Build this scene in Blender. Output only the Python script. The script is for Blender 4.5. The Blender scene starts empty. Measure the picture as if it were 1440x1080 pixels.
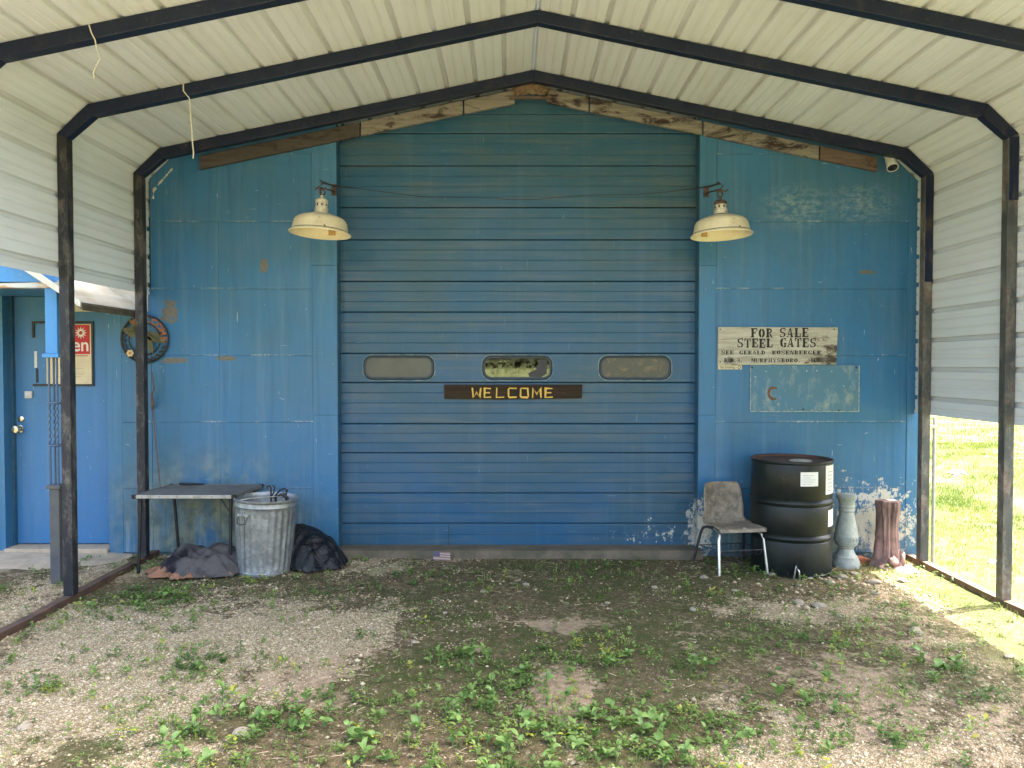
import bpy, bmesh, math, random
import numpy as np
from mathutils import Vector, Matrix, noise as mnoise

random.seed(7)
RNG = np.random.default_rng(11)
SC = bpy.context.scene
COL = SC.collection
R = math.radians

# ------------------------------------------------------------------ camera, sky, sun, exposure
cam = bpy.data.cameras.new('camera')
cam.sensor_width = 36.0
cam.lens = 26.5
cam.clip_end = 2000
cam.clip_start = 0.05
co = bpy.data.objects.new('camera', cam)
COL.objects.link(co)
co.location = (0.0, -6.16, 1.54)
co.rotation_euler = (R(90 - 1.35), 0, 0)
SC.camera = co

SUN_EL = 63.0
SUN_AZ = 71.0            # clockwise from +Y
world = bpy.data.worlds.new('World')
SC.world = world
world.use_nodes = True
wn = world.node_tree
sky = wn.nodes.new('ShaderNodeTexSky')
sky.sky_type = 'NISHITA'
sky.sun_disc = False
sky.sun_elevation = R(SUN_EL)
sky.sun_rotation = R(SUN_AZ)
sky.air_density = 1.0
sky.dust_density = 7.0
sky.ozone_density = 0.6
bg = wn.nodes.get('Background') or wn.nodes.new('ShaderNodeBackground')
bg.inputs['Strength'].default_value = 0.15
wn.links.new(sky.outputs[0], bg.inputs['Color'])

sl = bpy.data.lights.new('sun', 'SUN')
sl.energy = 3.1
sl.angle = R(0.55)
sl.color = (1.0, 0.95, 0.86)
so = bpy.data.objects.new('sun', sl)
COL.objects.link(so)
sd = Vector((math.sin(R(SUN_AZ)) * math.cos(R(SUN_EL)), math.cos(R(SUN_AZ)) * math.cos(R(SUN_EL)), math.sin(R(SUN_EL))))
so.rotation_euler = (-sd).to_track_quat('-Z', 'Y').to_euler()
so.location = (20, 10, 40)

vs = SC.view_settings
vs.view_transform = 'Standard'
vs.look = 'None'
vs.exposure = 3.15
vs.gamma = 1.0
vs.use_curve_mapping = False
SC.render.engine = 'CYCLES'
SC.cycles.max_bounces = 10
SC.cycles.diffuse_bounces = 6
SC.cycles.use_denoising = True
SC.cycles.sample_clamp_indirect = 6.0

# ------------------------------------------------------------------ material helper
class Mat:
    def __init__(s, name, rough=0.6, metal=0.0, spec=0.5):
        s.m = bpy.data.materials.new(name)
        s.m.use_nodes = True
        s.nt = s.m.node_tree
        s.b = s.nt.nodes['Principled BSDF']
        s.b.inputs['Roughness'].default_value = rough
        s.b.inputs['Metallic'].default_value = metal
        s.b.inputs['Specular IOR Level'].default_value = spec
        s._geo = None
        s._tc = None
    def node(s, t, **kw):
        n = s.nt.nodes.new(t)
        for k, v in kw.items():
            setattr(n, k, v)
        return n
    def link(s, a, b):
        s.nt.links.new(a, b)
    def put(s, sock, v):
        if isinstance(v, bpy.types.NodeSocket):
            s.link(v, sock)
        elif isinstance(v, (tuple, list)) and len(v) == 3 and sock.type == 'RGBA':
            sock.default_value = (*v, 1)
        else:
            sock.default_value = v
    def pos(s):
        if not s._geo: s._geo = s.node('ShaderNodeNewGeometry')
        return s._geo.outputs['Position']
    def obj(s):
        if not s._tc: s._tc = s.node('ShaderNodeTexCoord')
        return s._tc.outputs['Object']
    def rnd(s):
        return s.node('ShaderNodeObjectInfo').outputs['Random']
    def attr(s, name):
        return s.node('ShaderNodeAttribute', attribute_name=name).outputs['Fac']
    def math(s, op, a, b=0.0, clamp=False):
        n = s.node('ShaderNodeMath', operation=op, use_clamp=clamp)
        s.put(n.inputs[0], a); s.put(n.inputs[1], b)
        return n.outputs[0]
    def scale(s, v, xyz, off=(0, 0, 0)):
        n = s.node('ShaderNodeMapping')
        s.put(n.inputs['Vector'], v)
        n.inputs['Scale'].default_value = xyz
        n.inputs['Location'].default_value = off
        return n.outputs[0]
    def noise(s, v, sc, det=4, rough=0.55, dist=0.0):
        n = s.node('ShaderNodeTexNoise')
        s.put(n.inputs['Vector'], v)
        n.inputs['Scale'].default_value = sc
        n.inputs['Detail'].default_value = det
        n.inputs['Roughness'].default_value = rough
        n.inputs['Distortion'].default_value = dist
        return n.outputs['Fac']
    def vor(s, v, sc, feat='F1', out='Distance'):
        n = s.node('ShaderNodeTexVoronoi', feature=feat)
        s.put(n.inputs['Vector'], v)
        n.inputs['Scale'].default_value = sc
        return n.outputs[out]
    def ramp(s, f, a, b, lo=0.0, hi=1.0):
        n = s.node('ShaderNodeMapRange', clamp=True)
        s.put(n.inputs['Value'], f)
        n.inputs['From Min'].default_value = a; n.inputs['From Max'].default_value = b
        n.inputs['To Min'].default_value = lo; n.inputs['To Max'].default_value = hi
        return n.outputs['Result']
    def mix(s, f, a, b, mode='MIX'):
        n = s.node('ShaderNodeMix', data_type='RGBA', blend_type=mode)
        s.put(n.inputs['Factor'], f)
        s.put(n.inputs[6], a); s.put(n.inputs[7], b)
        return n.outputs[2]
    def sep(s, v):
        n = s.node('ShaderNodeSeparateXYZ'); s.put(n.inputs[0], v); return n.outputs
    def blob(s, v, c, r, soft=1.0):
        """1 inside an ellipsoid centre c radii r, falling to 0"""
        m = s.node('ShaderNodeMapping', vector_type='POINT')
        s.put(m.inputs['Vector'], v)
        m.inputs['Scale'].default_value = tuple(1.0 / q for q in r)
        m.inputs['Location'].default_value = tuple(-a / q for a, q in zip(c, r))
        l = s.node('ShaderNodeVectorMath', operation='LENGTH'); s.link(m.outputs[0], l.inputs[0])
        return s.ramp(l.outputs['Value'], 1.0 + 0.5 * soft, 1.0 - 0.5 * soft)
    def color(s, c): s.put(s.b.inputs['Base Color'], c); return s
    def rough(s, c): s.put(s.b.inputs['Roughness'], c); return s
    def bump(s, h, strength=0.3, dist=0.01, prev=None):
        n = s.node('ShaderNodeBump')
        s.put(n.inputs['Height'], h)
        n.inputs['Strength'].default_value = strength
        n.inputs['Distance'].default_value = dist
        if prev: s.link(prev, n.inputs['Normal'])
        s.link(n.outputs[0], s.b.inputs['Normal'])
        return n.outputs[0]

# ------------------------------------------------------------------ mesh helper
class MB:
    def __init__(s): s.v = []; s.f = []
    def add(s, vs_, fs):
        o = len(s.v)
        s.v.extend([tuple(p) for p in vs_])
        s.f.extend([tuple(o + i for i in f) for f in fs])
        return s
    def box(s, x0, x1, y0, y1, z0, z1, M=None):
        p = [(x, y, z) for z in (z0, z1) for y in (y0, y1) for x in (x0, x1)]
        if M: p = [M @ Vector(q) for q in p]
        return s.add(p, [(0, 2, 3, 1), (4, 5, 7, 6), (0, 1, 5, 4), (2, 6, 7, 3), (0, 4, 6, 2), (1, 3, 7, 5)])
    def tube(s, path, r, n=8, cap=True, closed=False):
        path = [Vector(p) for p in path]
        m = len(path)
        rs = r if isinstance(r, (list, tuple)) else [r] * m
        up = None; rings = []
        for i, p in enumerate(path):
            if closed: t = path[(i + 1) % m] - path[i - 1]
            else: t = path[min(i + 1, m - 1)] - path[max(i - 1, 0)]
            t.normalize()
            if up is None:
                up = Vector((0, 0, 1)) if abs(t.z) < .9 else Vector((1, 0, 0))
            a = t.cross(up)
            if a.length < 1e-4: a = t.cross(Vector((0.3, 1, 0.2)))
            a.normalize(); b = a.cross(t); up = b.copy()
            rings.append([p + (a * math.cos(k * 2 * math.pi / n) + b * math.sin(k * 2 * math.pi / n)) * rs[i] for k in range(n)])
        vs_ = [q for g in rings for q in g]; fs = []
        for i in range(m if closed else m - 1):
            j = (i + 1) % m
            for k in range(n):
                l = (k + 1) % n
                fs.append((i * n + k, i * n + l, j * n + l, j * n + k))
        if cap and not closed:
            fs.append(tuple(range(n - 1, -1, -1))); fs.append(tuple((m - 1) * n + k for k in range(n)))
        return s.add(vs_, fs)
    def lathe(s, prof, n=32, c=(0, 0, 0), fn=None, M=None, caps=True):
        vs_ = []
        for (r, z) in prof:
            for k in range(n):
                a = 2 * math.pi * k / n
                rr = r + (fn(a, z, r) if fn else 0)
                p = Vector((rr * math.cos(a), rr * math.sin(a), z))
                if M: p = M @ p
                vs_.append(p + Vector(c))
        fs = []
        for i in range(len(prof) - 1):
            for k in range(n):
                l = (k + 1) % n
                fs.append((i * n + k, i * n + l, (i + 1) * n + l, (i + 1) * n + k))
        if caps:
            if prof[0][0] > 1e-5: fs.append(tuple(range(n - 1, -1, -1)))
            if prof[-1][0] > 1e-5: fs.append(tuple((len(prof) - 1) * n + k for k in range(n)))
        return s.add(vs_, fs)
    def grid(s, nu, nv, fn):
        vs_ = [fn(i / (nu - 1), j / (nv - 1)) for j in range(nv) for i in range(nu)]
        return s.add(vs_, [(j * nu + i, j * nu + i + 1, (j + 1) * nu + i + 1, (j + 1) * nu + i) for j in range(nv - 1) for i in range(nu - 1)])
    def prism(s, poly, y0, y1):
        """poly of (x,z), extruded from front y0 to back y1"""
        n = len(poly)
        a = sum(poly[i][0] * poly[(i + 1) % n][1] - poly[(i + 1) % n][0] * poly[i][1] for i in range(n))
        if a < 0: poly = poly[::-1]
        vs_ = [(x, y0, z) for x, z in poly] + [(x, y1, z) for x, z in poly]
        fs = [tuple(range(n)), tuple(range(2 * n - 1, n - 1, -1))]
        for i in range(n):
            j = (i + 1) % n
            fs.append((i, n + i, n + j, j))
        return s.add(vs_, fs)
    def build(s, name, mat, parent=None, smooth=False, bevel=0, loc=None, mesh_only=False, solid=0, angle=None):
        me = bpy.data.meshes.new(name)
        me.from_pydata(s.v, [], s.f)
        me.materials.append(mat.m if isinstance(mat, Mat) else mat)
        if smooth:
            me.polygons.foreach_set('use_smooth', [True] * len(me.polygons))
            me.set_sharp_from_angle(angle=angle or R(38))
        me.update()
        if mesh_only: return me
        o = bpy.data.objects.new(name, me); COL.objects.link(o)
        if parent: o.parent = parent
        if loc: o.location = loc
        if solid:
            md = o.modifiers.new('solid', 'SOLIDIFY'); md.thickness = solid; md.offset = 0
        if bevel:
            md = o.modifiers.new('bevel', 'BEVEL'); md.width = bevel; md.segments = 2; md.limit_method = 'ANGLE'; md.angle_limit = R(40)
        return o

def tag(o, label=None, cat=None, group=None, kind=None):
    if label: o['label'] = label
    if cat: o['category'] = cat
    if group: o['group'] = group
    if kind: o['kind'] = kind
    return o

def thing(name, label, cat, loc=(0, 0, 0), rz=0, group=None, rot=None):
    o = bpy.data.objects.new(name, None); COL.objects.link(o)
    o.empty_display_size = .1
    o.location = loc; o.rotation_euler = rot if rot else (0, 0, rz)
    return tag(o, label, cat, group)

def link_mesh(name, me, parent=None, loc=None, rot=None, scale=None):
    o = bpy.data.objects.new(name, me); COL.objects.link(o)
    if parent: o.parent = parent
    if loc is not None: o.location = loc
    if rot is not None: o.rotation_euler = rot
    if scale is not None: o.scale = scale
    return o

# wall elevation: the front wall stands at y = 0, 172 survey units to the metre
def ex(u): return (u - 720) / 172.0
def ez(v): return 1.54 + (515 - v) / 172.0

# ------------------------------------------------------------------ numpy noise for the ground
def vnoise(x, y, seed):
    rg = np.random.default_rng(seed); T = rg.random((256, 256))
    xi = np.floor(x).astype(int); yi = np.floor(y).astype(int)
    fx = x - xi; fy = y - yi
    fx = fx * fx * (3 - 2 * fx); fy = fy * fy * (3 - 2 * fy)
    a = T[xi & 255, yi & 255]; b = T[(xi + 1) & 255, yi & 255]; c = T[xi & 255, (yi + 1) & 255]; d = T[(xi + 1) & 255, (yi + 1) & 255]
    return (a * (1 - fx) + b * fx) * (1 - fy) + (c * (1 - fx) + d * fx) * fy
def fbm(x, y, sc, seed, oct=4):
    t = 0; amp = 1; tot = 0
    for o in range(oct):
        t = t + amp * vnoise(x * sc * 2 ** o + 17.3 * o, y * sc * 2 ** o + 5.1 * o, seed + o); tot += amp; amp *= .55
    return t / tot

# patches of the yard, (x, y, rx, ry, weight)
PALE = [(-1.68, -1.92, .72, .68, 1), (-1.04, -1.75, .25, .26, 1.2), (-2.11, -2.23, .63, .48, .9), (-2.1, -2.8, .42, .5, .7), (-1.29, -2.65, .4, .23, .6),
        (-1.19, -.43, .43, .25, .6), (-.43, -.47, .32, .16, .45), (1.52, -1.43, .49, .34, .55), (1.0, -2.72, .19, .22, .6), (.98, -3.19, .4, .2, 1.0),
        (-1.37, -1.14, .28, .23, .6), (-2.77, -1.43, .45, .28, .7), (-2.3, -1.5, .5, .4, .5), (2.3, -1.2, .5, .4, .3), (1.6, -.9, .5, .3, .4), (-3.9, -.9, .9, .6, .5), (-.5, -9, 5.5, 4.5, .55)]  # last patch: unseen pale drive, added to bounce sunlight under the roof
EARTH = [(-.93, -2.49, .21, .37, .7), (.26, -2.53, .15, .38, 1.2), (.28, -1.63, .32, .13, 1.0), (1.38, -2.32, .54, .55, .55), (1.84, -2.8, .38, .57, .4), (-.08, -2.13, .23, .1, .6),
         (2.4, -1.6, .5, .5, .3)]
DARK = [(0, -1.14, 1.2, .55, 1.0), (-.37, -2.23, .56, .38, .8), (.52, -1.92, .48, .45, .8), (-.25, -2.8, .63, .42, .9), (.56, -2.86, .37, .41, .7), (1.12, -1.92, .32, .45, .6),
        (1.36, -.63, .31, .19, .8), (.8, -.7, .7, .35, .7), (2.0, -.75, .5, .2, .5), (-2.5, -.9, .2, .5, .5), (-1.2, -2.9, .3, .3, .6)]
WEED = [(-.09, -3.02, .8, .36, .85), (-1.19, -2.97, .36, .36, 1.0), (.62, -3.05, .46, .26, .9), (-.3, -2.23, .2, .17, .8), (.96, -2.23, .15, .17, .8), (.56, -2.2, .15, .25, .7),
        (-1.63, -2.23, .2, .17, .8), (-2.32, -1.14, .22, .25, .9), (-2.54, -1.43, .3, .22, .9), (1.46, -2.75, .32, .42, .5), (2.16, -2.41, .3, .44, .5), (.03, -2.49, .2, .22, .7),
        (-2.05, -1.6, .3, .3, .4), (-1.0, -.95, .12, .1, .6), (-1.35, -1.0, .12, .1, .6), (1.9, -1.9, .25, .25, .6), (2.5, -1.5, .3, .4, .4), (1.5, -2.0, .2, .2, .5), (-2.75, -.35, .2, .2, .9),
        (-2.0, -2.6, .5, .4, .25), (2.2, -.55, .5, .15, .5), (-.9, -.5, .2, .1, .4)]
def blobs(x, y, L):
    t = np.zeros_like(x)
    for (a, b, rx, ry, w) in L:
        d = ((x - a) / rx) ** 2 + ((y - b) / ry) ** 2
        t = t + w * np.exp(-d * 1.1)
    return t
def inside(x, y):
    """1 under the carport and on the apron beside it, 0 out on the lawn"""
    wob = (fbm(x, y, 1.3, 90, 3) - .5) * .5
    a = 1 / (1 + np.exp(-(2.72 + wob - x) * 9))
    b = 1 / (1 + np.exp(-(x + 6.2 + wob) * 4))
    c = 1 / (1 + np.exp(-(y + 15 + wob) * 3))  # stretched on behind the camera for the added light-bouncing drive
    return a * b * c
def gz(x, y):
    x = np.asarray(x, float); y = np.asarray(y, float)
    z = (fbm(x, y, 1.1, 3, 3) - .5) * .045 + (fbm(x, y, 6, 31, 3) - .5) * .014
    near = np.exp(-np.clip(np.maximum(np.abs(x) - 6, np.abs(y + 2) - 6), 0, None) / 4)
    w = np.clip(-y / .5, 0, 1)
    w = np.where((x > -1.5) & (x < 1.6), np.clip(-y / .35, .15, 1), w * .8 + .2)
    z = z * near * w - .012 * near - .012 * np.clip(x - .5, 0, 3) * near
    z = np.where(x < -3.0, z * .4 - .005, z)
    rise = np.clip(np.hypot(x, y + 6) - 40, 0, None)
    return z + np.where(y < -6, rise * .012, rise * .004)
def gzf(x, y): return float(gz(np.array([x]), np.array([y]))[0])

# ------------------------------------------------------------------ materials
def paint(name, base=(.030, .150, .325), alt=(.043, .138, .225), seams=False, peel=True, wear=1.0, dust=0.0):
    m = Mat(name, .5, 0, .4)
    p = m.pos()
    big = m.noise(p, .9, 6, .6)
    c = m.mix(m.ramp(big, .35, .68), base, alt)
    st = m.noise(m.scale(p, (11, 11, .55)), 1.0, 6, .65)
    c = m.mix(m.math('MULTIPLY', m.ramp(st, .52, .76), .42 * wear), c, (.15, .25, .33))
    st2 = m.noise(m.scale(p, (16, 16, .8), (7, 3, 2)), 1.0, 5, .6)
    c = m.mix(m.math('MULTIPLY', m.ramp(st2, .52, .78), .45 * wear), c, (.022, .065, .11))
    grime = m.noise(p, 3.1, 7, .7)
    c = m.mix(m.math('MULTIPLY', m.ramp(grime, .5, .8), .4 * wear), c, (.10, .15, .17))
    # chalky rubbed areas and scratches
    sc1 = m.noise(m.scale(p, (5, 5, 55)), 1.0, 5, .6, .6)
    sc2 = m.noise(m.scale(p, (60, 60, 7), (3, 1, 9)), 1.0, 4, .55, .4)
    fleck = m.noise(p, 42, 3, .6)
    s_ = m.math('MAXIMUM', m.ramp(sc1, .70, .73), m.ramp(sc2, .705, .735))
    s_ = m.math('MAXIMUM', s_, m.ramp(fleck, .725, .75))
    c = m.mix(m.math('MULTIPLY', s_, .75 * wear), c, (.42, .50, .52))
    hgt = m.math('MULTIPLY', s_, -.4)
    if seams:
        z = m.sep(p)[2]
        q = m.math('ABSOLUTE', m.math('SUBTRACT', m.math('FRACT', m.math('DIVIDE', m.math('ADD', z, .555 - .0105), .5437)), .5))
        near = m.ramp(q, .4775, .5)             # 1 right at the seam
        sn = m.noise(m.scale(p, (3.5, 3.5, 1.5)), 1.0, 5, .65)
        fine = m.noise(m.scale(p, (45, 45, 90)), 1.0, 3, .6)
        chip = m.math('MULTIPLY', m.ramp(near, .25, .6), m.math('MULTIPLY', m.ramp(sn, .48, .68), m.ramp(fine, .38, .66)))
        c = m.mix(chip, c, (.47, .52, .50))
        low = m.ramp(z, .62, .15)
        run = m.math('MULTIPLY', m.math('MULTIPLY', low, m.ramp(m.noise(m.scale(p, (22, 22, 1.3)), 1.0, 5, .65), .48, .7)), .6)
        c = m.mix(run, c, (.30, .40, .42))
    if peel:
        n1 = m.noise(p, 9, 8, .75); n2 = m.noise(m.scale(p, (38, 38, 24)), 1.0, 6, .7)
        nn = m.math('ADD', m.math('MULTIPLY', n1, .65), m.math('MULTIPLY', n2, .35))
        a = m.blob(p, (2.98, 0, .28), (.42, .6, .34), 1.2)
        a = m.math('MAXIMUM', a, m.blob(p, (1.56, 0, .17), (.10, .6, .30), 1.0))
        a = m.math('MAXIMUM', a, m.math('MULTIPLY', m.blob(p, (2.7, 0, .55), (.8, .6, .16), 1.4), .55))
        a = m.math('MAXIMUM', a, m.math('MULTIPLY', m.blob(p, (1.2, .1, .13), (.5, .6, .13), 1.4), .55))
        mask = m.ramp(m.math('ADD', nn, m.math('MULTIPLY', a, .20)),   .652, .675)
        mask = m.math('MULTIPLY', mask, m.ramp(a, .02, .2))
        c = m.mix(mask, c, m.mix(m.noise(p, 14, 4), (.44, .42, .34), (.62, .60, .52)))
        hgt = m.math('ADD', hgt, m.math('MULTIPLY', mask, -1.0))
        # green mildew behind the table and at the foot of the right hand wall
        g = m.blob(p, (-2.5, 0, .24), (.70, .6, .44), 1.2)
        g = m.math('MAXIMUM', g, m.blob(p, (2.5, 0, .1), (.75, .6, .22), 1.3))
        gm = m.math('MULTIPLY', g, m.ramp(m.noise(m.scale(p, (5, 5, 2.2)), 1.0, 6, .7), .36, .56))
        c = m.mix(m.math('MULTIPLY', gm, .85), c, m.mix(m.ramp(m.noise(p, 9, 4), .4, .6), (.10, .125, .085), (.24, .26, .17)))
        # bare torn patches
        t = m.blob(p, (ex(373), 0, ez(374)), (.035, .5, .06), .5)
        t = m.math('MAXIMUM', t, m.blob(p, (ex(246), 0, ez(507)), (.13, .5, .024), .5))
        t = m.math('MAXIMUM', t, m.blob(p, (ex(318), 0, ez(504)), (.085, .5, .02), .5))
        t = m.math('MAXIMUM', t, m.blob(p, (ex(1217), 0, ez(383)), (.06, .5, .02), .6))
        t = m.math('MAXIMUM', t, m.blob(p, (ex(240), 0, ez(437)), (.07, .5, .10), 1.2))
        tm = m.ramp(m.math('ADD', m.noise(p, 18, 5, .6), m.math('MULTIPLY', t, .3)), .66, .70)
        c = m.mix(m.math('MULTIPLY', tm, m.ramp(t, .02, .15)), c, m.mix(m.noise(p, 40, 3), (.19, .185, .155), (.07, .068, .06)))
        # rubbed chalk where old posters came off
        k = m.math('MAXIMUM', m.blob(p, (ex(1120), 0, ez(292)), (.22, .5, .14), 1.2), m.blob(p, (ex(1210), 0, ez(288)), (.22, .5, .12), 1.2))
        km = m.math('MULTIPLY', m.math('MULTIPLY', k, m.ramp(m.noise(m.scale(p, (14, 14, 26)), 1.0, 5, .7), .44, .62)), .55)
        c = m.mix(km, c, (.30, .38, .40))
    if dust:
        d = m.math('MULTIPLY', m.ramp(m.noise(m.scale(p, (1.1, 1, 26)), 1.0, 5, .6), .50, .74), dust)
        c = m.mix(d, c, (.15, .145, .11))
        hm = m.noise(m.scale(p, (3, 3, 9)), 1.0, 6, .7)
        c = m.mix(m.math('MULTIPLY', m.ramp(hm, .45, .75), dust * .9), c, (.085, .11, .115))
    m.color(c)
    m.rough(m.ramp(grime, .3, .8, .30, .55))
    wob = m.noise(p, 2.6, 3, .5)
    b1 = m.bump(wob, .5, .04)
    m.bump(m.math('ADD', hgt, m.math('MULTIPLY', m.noise(p, 120, 2), .15)), .25, .002, b1)
    return m

M_WALL = paint('blue_wall_paint', seams=True)
M_TRIM = paint('blue_trim_paint', base=(.032, .154, .325), alt=(.043, .142, .235))
M_DOOR = paint('blue_door_paint', base=(.0145, .086, .182), alt=(.022, .078, .115), wear=.3, dust=.36)
M_ENTRY = paint('blue_entry_paint', base=(.036, .15, .34), alt=(.042, .155, .31), peel=False, wear=.6)
M_PORCH = paint('blue_porch_paint_skylit', base=(.055, .24, .53), alt=(.06, .22, .46), peel=False, wear=.6)  # brighter than the other blues: skylight on the porch painted in

def simple(name, c1, c2, sc=6, rough=.7, metal=0, bump=.2, bsc=60, world=False, stretch=(1, 1, 1), det=6, spec=.5, lo=.35, hi=.68, bd=.004):
    m = Mat(name, rough, metal, spec)
    p = m.pos() if world else m.obj()
    q = m.scale(p, stretch)
    m.color(m.mix(m.ramp(m.noise(q, sc, det, .65), lo, hi), c1, c2))
    m.bump(m.noise(q, bsc, 4), bump, bd)
    return m

# cream roofing steel with dirt streaks
M_SHEET = Mat('cream_sheet_metal', .42, 0, .45)
_p = M_SHEET.pos()
_c = M_SHEET.mix(M_SHEET.ramp(M_SHEET.noise(_p, 1.3, 4), .35, .7), (.68, .735, .79), (.63, .68, .72))
_d = M_SHEET.noise(M_SHEET.scale(_p, (7, .55, 7)), 1.0, 7, .7)
_c = M_SHEET.mix(M_SHEET.math('MULTIPLY', M_SHEET.ramp(_d, .5, .8), .32), _c, (.36, .34, .27))
_d2 = M_SHEET.noise(M_SHEET.scale(_p, (34, .5, 34)), 1.0, 4, .6)
_c = M_SHEET.mix(M_SHEET.math('MULTIPLY', M_SHEET.ramp(_d2, .54, .75), .22), _c, (.34, .32, .25))
_rb = M_SHEET.math('MULTIPLY', M_SHEET.attr('rib'), M_SHEET.ramp(M_SHEET.noise(M_SHEET.scale(_p, (5, .9, 5)), 1.0, 5, .6), .30, .62))
_c = M_SHEET.mix(M_SHEET.math('MULTIPLY', _rb, .30), _c, (.22, .19, .13))
M_SHEET.color(_c)
M_SHEET.bump(M_SHEET.noise(M_SHEET.scale(_p, (3, 1, 3)), 1.0, 3), .25, .02)

# dark blue-black frame paint worn to rust
M_FRAME = Mat('worn_black_frame_paint', .5, 0, .3)
_p = M_FRAME.pos()
_c = M_FRAME.mix(M_FRAME.ramp(M_FRAME.noise(_p, 4, 5), .35, .7), (.005, .010, .030), (.010, .016, .038))
_n = M_FRAME.noise(M_FRAME.scale(_p, (9, 9, 5)), 1.0, 8, .72)
_x, _y, _z = M_FRAME.sep(_p)
_hi = M_FRAME.ramp(_z, 3.05, 2.7)            # posts are worn, the rafters kept their paint
_mk = M_FRAME.math('MULTIPLY', M_FRAME.ramp(_n, .545, .62), M_FRAME.ramp(_hi, 0, 1, .12, .55))
_rc = M_FRAME.mix(M_FRAME.ramp(M_FRAME.noise(_p, 30, 5, .7), .4, .6), (.085, .04, .026), (.10, .085, .07))
_c = M_FRAME.mix(_mk, _c, _rc)
_l = M_FRAME.math('MULTIPLY', M_FRAME.ramp(M_FRAME.noise(_p, 55, 4, .7), .62, .68), .35)
_c = M_FRAME.mix(_l, _c, (.14, .14, .13))
M_FRAME.color(_c)
M_FRAME.rough(M_FRAME.ramp(_mk, 0, 1, .38, .8))
M_FRAME.bump(_n, .3, .002)

def frame_post_mat(name, amt, c1, c2, d1=(.009, .011, .017), d2=(.02, .021, .023)):
    m = Mat(name, .6, 0, .4)
    p = m.pos()
    c = m.mix(m.ramp(m.noise(p, 5, 5), .35, .7), d1, d2)
    n = m.noise(m.scale(p, (8, 8, 3)), 1.0, 8, .72)
    mk = m.ramp(n, amt, amt + .12)
    c = m.mix(mk, c, m.mix(m.ramp(m.noise(p, 22, 6, .7), .38, .62), c1, c2))
    sp = m.math('MULTIPLY', m.ramp(m.noise(p, 60, 4, .7), .64, .70), .5)
    c = m.mix(sp, c, (.2, .19, .17))
    m.color(c); m.bump(n, .35, .002)
    return m
M_POSTR = frame_post_mat('rusty_post_lit_grey', .47, (.13, .08, .06), (.19, .19, .165), (.04, .045, .045), (.085, .09, .08))  # rust is real; the paler grey holds sun bounced onto the right posts
M_POSTL = frame_post_mat('scuffed_black_post_paint', .49, (.06, .055, .052), (.12, .11, .09))
M_RAIL = simple('rusty_base_rail', (.045, .028, .02), (.11, .06, .035), 9, .85, world=True)

M_RAILR = simple('rusty_rail_sunlit', (.10, .06, .04), (.20, .115, .07), 9, .85, world=True)  # lighter copy of the rail rust, with the right rail's sunlight in its colour
M_CONC = simple('weathered_concrete', (.46, .37, .26), (.30, .245, .17), 7, .9, bump=.4, world=True)
M_SILL = simple('earthy_concrete_sill', (.15, .118, .082), (.07, .066, .042), 6, .95, bump=.5, bsc=40, world=True)
M_DARK = simple('dark_void', (.012, .016, .022), (.02, .024, .03), 5, .9)
M_BLACKM = simple('black_metal', (.012, .012, .013), (.03, .028, .026), 20, .5, .3)
M_RUBBER = simple('black_rubber', (.012, .014, .015), (.022, .025, .026), 20, .6)
M_ROOFB = simple('grey_back_roof', (.3, .3, .3), (.24, .24, .24), 3, .5, world=True)
M_CHROME = simple('tarnished_chrome', (.62, .62, .60), (.50, .48, .45), 18, .28, .85, bump=.05)
M_SEAL = simple('white_sealant_foam', (.55, .54, .46), (.42, .40, .33), 20, .9, bump=.6, bsc=30)

def wood(name, c1, c2, c3, burn=.5):
    m = Mat(name, .8, 0, .3)
    p = m.pos()
    g = m.noise(m.scale(p, (2.5, 9, 55)), 1.0, 6, .65, .8)
    c = m.mix(m.ramp(g, .35, .68), c1, c2)
    b = m.noise(m.scale(p, (3.2, 5, 9)), 1.0, 7, .72, .5)
    c = m.mix(m.ramp(b, burn, burn + .10), c, c3)
    k = m.noise(m.scale(p, (1.5, 8, 90)), 1.0, 5, .7)
    c = m.mix(m.math('MULTIPLY', m.ramp(k, .58, .68), .6), c, (.06, .04, .03))
    m.color(c); m.bump(g, .5, .004)
    return m
M_BOARD = wood('scorched_pale_board', (.255, .24, .215), (.155, .143, .13), (.034, .022, .024), .49)
M_BOARD2 = wood('grey_brown_board', (.085, .075, .07), (.05, .045, .042), (.025, .018, .018), .53)
M_BOARD3 = wood('brown_stained_board', (.155, .115, .098), (.10, .073, .063), (.045, .024, .022), .52)

# ------------------------------------------------------------------ ground
def axis(lo, hi, step, far):
    a = list(np.arange(lo, hi + 1e-6, step))
    d = step; x = hi; right = []
    while x < far: d *= 1.28; x += d; right.append(x)
    d = step; x = lo; left = []
    while x > -far: d *= 1.28; x -= d; left.append(x)
    return np.array(left[::-1] + a + right)
gx = axis(-5.2, 5.2, .04, 420); gy = axis(-4.4, .36, .036, 420)
GX, GY = np.meshgrid(gx, gy)
GZ = gz(GX, GY)
nx, ny = len(gx), len(gy)
me = bpy.data.meshes.new('ground')
idx = np.arange(nx * ny).reshape(ny, nx)
quads = np.stack([idx[:-1, :-1], idx[:-1, 1:], idx[1:, 1:], idx[1:, :-1]], -1).reshape(-1, 4)
def np_mesh(me, V, F, k):
    me.vertices.add(len(V)); me.vertices.foreach_set('co', np.ascontiguousarray(V, dtype=np.float32).ravel())
    me.loops.add(len(F) * k); me.loops.foreach_set('vertex_index', np.ascontiguousarray(F, dtype=np.int32).ravel())
    me.polygons.add(len(F)); me.polygons.foreach_set('loop_start', np.arange(0, len(F) * k, k, dtype=np.int32))
    me.polygons.foreach_set('loop_total', np.full(len(F), k, dtype=np.int32))
    me.update(calc_edges=True)
np_mesh(me, np.stack([GX, GY, GZ], -1).reshape(-1, 3), quads, 4)
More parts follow.
